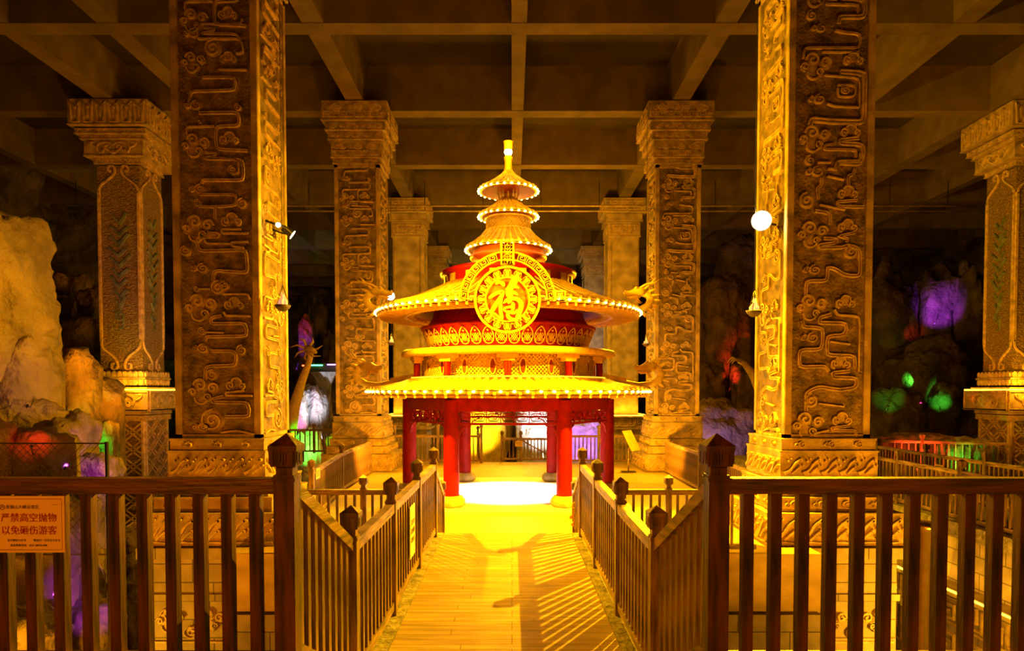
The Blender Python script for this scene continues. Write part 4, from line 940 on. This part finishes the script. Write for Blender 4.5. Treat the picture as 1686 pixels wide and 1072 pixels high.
for i, a in enumerate(((118, 478, 30, 32, 30, 'rock', 'dim orange rock highest of the pile between overhang and scroll column'), (122, 512, 29, 30, 25, 'rock', 'dim rock second from the top of the left pile'), (160, 500, 28, 24, 26, 'rock', 'small squarish rock left of the scroll column shaft'), (150, 560, 27, 60, 38, 'rock_dark', 'dark rough rock mass left of the scroll column'), (112, 612, 20.5, 46, 45, 'rock', 'brown rock right below the overhang'),
    (140, 660, 22, 60, 55, 'rock', 'brown rock left of the glowing ledge'), (30, 690, 17, 80, 40, 'rock', 'broad brown rock under the overhang'), (60, 745, 15, 60, 45, 'rock', 'large tan rock behind the chain-link fence'), (-5, 745, 14.5, 40, 60, 'rock_pale', 'pale rock behind the left end of the fence'), (120, 735, 17, 36, 58, 'rock', 'rock washed with violet light behind the fence'), (165, 730, 20, 26, 40, 'rock', 'rock washed with green light beside the lattice shaft'),
    (160, 790, 17, 36, 46, 'rock', 'rock speckled with violet light above the railing'), (60, 850, 14, 75, 55, 'rock', 'big brown rock behind the orange notice'), (125, 860, 16, 30, 50, 'rock', 'rock lit bright green right of the orange notice'), (30, 960, 13.5, 75, 80, 'rock_pale', 'large pale boulder low behind the left balusters'), (110, 960, 15, 40, 80, 'rock', 'tall boulder with a violet patch behind the left balusters'), (140, 1050, 14, 55, 70, 'rock', 'violet-lit boulder at the bottom left'), (30, 1060, 12.5, 60, 60, 'rock', 'low boulder at the bottom left corner'), (195, 1040, 19, 40, 70, 'rock', 'boulder in violet light beside the lower ledge'), (200, 900, 22, 30, 30, 'rock', 'small rock under the lattice shaft'))):
    rk(a[6], a[0], a[1], a[2], a[3], a[4], a[5], i+2)
for i, a in enumerate(((1460, 560, 42, 40, 110, 'rock_dark', 'tall dark cliff rock right of the near right column'), (1535, 500, 41, 32, 60, 'rock_dark', 'dark cliff rock lit violet near the top'), (1580, 520, 40, 28, 90, 'rock_dark', 'dark cliff rock with a green-lit edge'), (1520, 620, 39, 60, 60, 'rock_dark', 'dark cliff rock with a green patch at mid height'), (1470, 680, 36, 40, 40, 'rock_dark', 'low dark cliff rock at right'), (1560, 670, 37, 50, 50, 'rock_dark', 'low dark cliff rock with green and pink lights'),
    (1500, 738, 26, 100, 26, 'rock', 'long low rock washed in red light at right'), (1590, 745, 24, 50, 26, 'rock', 'low rock with a green patch beside the right scroll column'),
    (1190, 530, 44, 45, 80, 'rock', 'grey upright cliff rock between the two right columns'), (1215, 450, 46, 40, 60, 'rock_dark', 'dim cliff rock high between the two right columns'), (1165, 650, 42, 30, 50, 'rock', 'grey rock left of the red glow'), (1225, 640, 41, 22, 40, 'rock', 'grey rock right of the red glow'), (1185, 705, 36, 60, 50, 'rock_pale', 'large block of rock in violet light between the right columns'),
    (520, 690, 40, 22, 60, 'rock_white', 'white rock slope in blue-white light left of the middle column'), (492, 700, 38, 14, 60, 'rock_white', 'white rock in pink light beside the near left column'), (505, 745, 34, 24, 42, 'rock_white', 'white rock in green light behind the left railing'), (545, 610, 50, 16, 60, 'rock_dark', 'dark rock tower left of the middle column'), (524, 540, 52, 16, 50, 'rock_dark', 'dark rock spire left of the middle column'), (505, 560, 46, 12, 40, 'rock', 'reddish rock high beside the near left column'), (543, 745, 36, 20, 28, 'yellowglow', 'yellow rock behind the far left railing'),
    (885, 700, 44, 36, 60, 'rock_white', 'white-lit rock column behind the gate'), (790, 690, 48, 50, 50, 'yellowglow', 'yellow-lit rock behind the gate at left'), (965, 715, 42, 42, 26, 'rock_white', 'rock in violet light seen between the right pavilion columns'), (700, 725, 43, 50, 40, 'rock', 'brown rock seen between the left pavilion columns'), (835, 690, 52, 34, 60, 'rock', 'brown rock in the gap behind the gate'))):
    rk(a[6], a[0], a[1], a[2], a[3], a[4], a[5], i+31, rough=.28 if i > 6 else .4)
# small coloured spotlights among the rocks
def spotl(label, p, aim, power, col, em, r=.05, cone=90):
    t = thing('coloured_spotlight', label, 'spotlight', p)
    d = (Vector(aim)-Vector(p)); q = d.to_track_quat('Z', 'Y').to_matrix().to_4x4()
    h = MB().lathe([(.001, -.08), (.025, -.08), (.032, 0), (.032, .015), (.028, .015)], 12).build('housing', M['iron'], t); h.matrix_local = q
    MB().lathe([(.001, .005), (.026, .005)], 12).build('lens', M[em], h)
    e = Vector(aim)-Vector(p); MB().tube([(0, 0, -.02), (e.x*.5, e.y*.5, e.z*.5-.25), (e.x, e.y, e.z-.3)], .012, 5).build('bracket', M['iron'], t)
    dn = d.normalized(); light('SPOT', Vector(p)+dn*.06, power*(2.2 if col in (V, G) else 1.2), col, r, aim, cone*.75, .9)
V, G, RD, PK, BL = (.38, .04, 1), (.08, 1, .05), (1, .05, .02), (1, .25, .7), (.45, .5, 1)
def sp(label, x, y, Z, dx, dy, power, col, em, d=1.2, cone=80):
    p = px(x, y, Z-d); spotl(label, p, px(x+dx, y+dy, Z), power, col, em, cone=cone)
sp('violet spotlight under the tall overhanging rock', 45, 668, 16.2, 10, -30, 20, (.6, .25, 1), 'led_b', 1.3)
sp('violet spotlight on the rock behind the chain-link fence', 105, 770, 16, 5, -40, 150, V, 'led_b')
sp('violet spotlight above the left railing', 150, 800, 16, 10, -25, 90, V, 'led_b', 1.2)
sp('green spotlight beside the lattice shaft', 150, 735, 19.3, 12, -15, 110, G, 'led_g')
sp('green spotlight right of the orange notice', 128, 868, 15, 0, -10, 120, G, 'led_g', .9, 90)
sp('small red spotlight behind the fence', 50, 735, 14.5, 5, -12, 40, RD, 'led_r', .9)
sp('violet spotlight low behind the balusters', 84, 985, 14.2, 0, -35, 60, V, 'led_b', .9, 50)
sp('violet spotlight at the bottom left', 150, 1065, 13.3, 0, -70, 130, V, 'led_b', 1.2)
sp('violet spotlight beside the lower ledge', 178, 990, 18, 0, -10, 70, V, 'led_b')
sp('violet spotlight high on the right cliff', 1535, 535, 40, 8, -28, 500, V, 'led_b', 2)
sp('green spotlight on the cliff edge at right', 1566, 590, 39, 6, -50, 260, G, 'led_g', 1.6, 50)
sp('green spotlight at mid height on the right cliff', 1490, 630, 38, 18, -8, 260, G, 'led_g', 1.6, 60)
sp('green spotlight low on the right cliff', 1545, 680, 36, 4, -25, 160, G, 'led_g', 1.5, 60)
sp('green spotlight low left on the right cliff', 1458, 680, 35, 5, -20, 90, G, 'led_g', 1.5, 60)
sp('pink spotlight low on the right cliff', 1516, 665, 36, 2, -12, 50, (1, .05, .5), 'led_r', 1.2, 50)
sp('small red spotlight on the right cliff', 1495, 555, 40, 4, -5, 60, RD, 'led_r', 1.2, 60)
sp('red spotlight on the long low rock at right', 1520, 775, 25, 0, -45, 420, (1, .09, .02), 'led_r', 2.6, 120)
sp('green spotlight on the low rock beside the right scroll column', 1580, 770, 23.5, 5, -18, 100, G, 'led_g', 1.3, 80)
sp('red spotlight glowing between the grey rocks at right', 1200, 645, 41, 6, -35, 420, RD, 'led_r', 1.5, 60)
sp('violet spotlight on the block between the right columns', 1185, 765, 35, 0, -50, 420, (.38, .22, 1), 'led_b', 3, 100)
sp('white spotlight on the rock slope left of the middle column', 530, 725, 38, -6, -50, 900, (.8, .85, 1), 'led_b', 2, 70)
sp('green spotlight behind the far left railing', 510, 765, 33, -6, -30, 500, G, 'led_g', 1.8, 80)
sp('pink spotlight beside the near left column', 490, 740, 37, 2, -40, 260, PK, 'led_r', 1.5, 60)
sp('violet spotlight high left of the middle column', 488, 610, 45, 8, -40, 300, V, 'led_b', 1.6, 60)
sp('red spotlight high left of the middle column', 500, 560, 45, 6, -20, 200, RD, 'led_r', 1.6, 60)
sp('white spotlight behind the gate', 895, 755, 42, -5, -60, 2600, (1, .92, .8), 'lamp2', 3, 90)
sp('yellow spotlight behind the gate at left', 780, 755, 46, 0, -60, 2500, (1, .62, .02), 'lamp2', 3, 110)
sp('violet spotlight behind the right pavilion columns', 965, 760, 41, 0, -35, 700, (.4, .12, 1), 'led_b', 3, 90)
# things in the gap left of the middle column
t = thing('stone_canopy', 'dark roof slab with coloured light bars on a pale rough pillar', 'canopy', px(532, 606, 42))
MB().box((0, 0, 0), (2.6, 1.2, .5)).build('roof_slab', M['slab'], t); MB().lathe([(.8, -11.2), (.7, -3.8), (.45, -2), (.5, -1), (.8, -.3), (.9, -.25)], 12, (0, .1, 0)).build('pillar', M['rock_white'], t)
mb = MB(); mb.box((-.9, -.63, .12), (.35, .05, .07)); mb.build('light_bar', M['led_r'], t)
mb = MB(); mb.box((-.2, -.63, .14), (.7, .05, .07)); mb.build('light_bar', M['led_g'], t)
mb = MB(); mb.box((.75, -.63, .18), (.6, .05, .07)); mb.build('light_bar', M['led_b'], t)
light('SPOT', px(530, 700, 40), 500, (1, .8, .6), .1, px(530, 650, 42), 70)
t = thing('gilt_dragon', 'golden dragon rearing up behind the near left column', 'dragon ornament', px(500, 640, 33))
mb = MB(); mb.tube([(-.8, 0, -2.8), (-.5, 0, -1), (-.1, 0, .3), (.25, 0, 1.2), (.35, 0, 1.6), (.2, -.1, 1.9)], [.34, .28, .2, .15, .14, .12], 10); mb.tube([(.25, -.1, 1.9), (.5, -.3, 1.85), (.75, -.4, 1.7)], [.2, .15, .06], 8); mb.tube([(.3, -.1, 1.75), (.55, -.3, 1.6)], [.12, .04], 8)
mb.build('body', M['gold'], t); mb = MB()
for q in range(7): a = q*.9; mb.tube([(.2, 0, 1.9), (.2+.5*math.cos(a), -.1, 1.9+.45*math.sin(a)), (.2+.8*math.cos(a+.3), -.1, 1.9+.6*math.sin(a+.3))], [.08, .05, .01], 6)
mb.build('mane', M['gold'], t)
t = thing('gilt_dragon', 'golden dragon claw reaching out from behind the near right column', 'dragon ornament', px(1222, 610, 32))
mb = MB(); mb.tube([(1.5, 0, -10.7), (1.5, 0, -5), (1.3, 0, -2.5), (.9, 0, -1), (.5, 0, -.2), (.1, 0, .3), (-.2, -.05, .45)], [.5, .45, .38, .28, .2, .13, .12], 10)
for q in (-.16, -.02, .12): mb.tube([(-.15, q, .45), (-.45, q*1.6, .55+q*.5), (-.62, q*1.8, .35+q*.5)], [.08, .05, .01], 8)
mb.build('claw', M['gold'], t)
t = thing('stone_balustrade', 'small pale stone balustrade on a block wall left of the middle column', 'balustrade', px(549, 668, 44))
MB().box((0, 0, -1.6), (1.6, .4, 2.6)).build('block_wall', M['brick'], t); mb = MB(); mb.box((0, 0, .3), (1.6, .2, .12)); [mb.box((x, 0, 0), (.16, .2, .5)) for x in (-.7, -.2, .3, .75)]
mb.build('balusters', M['rock_white'], t)
# ---------------------------------------------------------------- groups of repeats
GR = {'coloured_spotlight': 'coloured spotlights among the cave rocks', 'boulder': 'rocks of the cave around the hall', 'bulb_string': 'bulb strings along the pavilion roofs',
      'gilt_dragon': 'gilt dragons of the hall', 'carved_stone_column': 'cloud-carved columns around the pavilion', 'stone_column': 'plain columns at the far end', 'scroll_column': 'scroll-carved columns at the sides',
      'hanging_flame_bowl': 'hanging flame bowls', 'notice_board': 'notices on the railings', 'floodlight': 'floodlights on the columns', 'bridge_railing': 'railings of the bridge', 'stair_railing': 'sloping railings at the steps',
      'platform_railing': 'railings round the pavilion platform', 'viewing_railing': 'foreground railings', 'walkway_railing': 'railings of the right walkway'}
for o in list(bpy.data.objects):
    k = o.name.split('.')[0]
    if o.parent is None and k in GR and 'category' in o: o['group'] = GR[k]
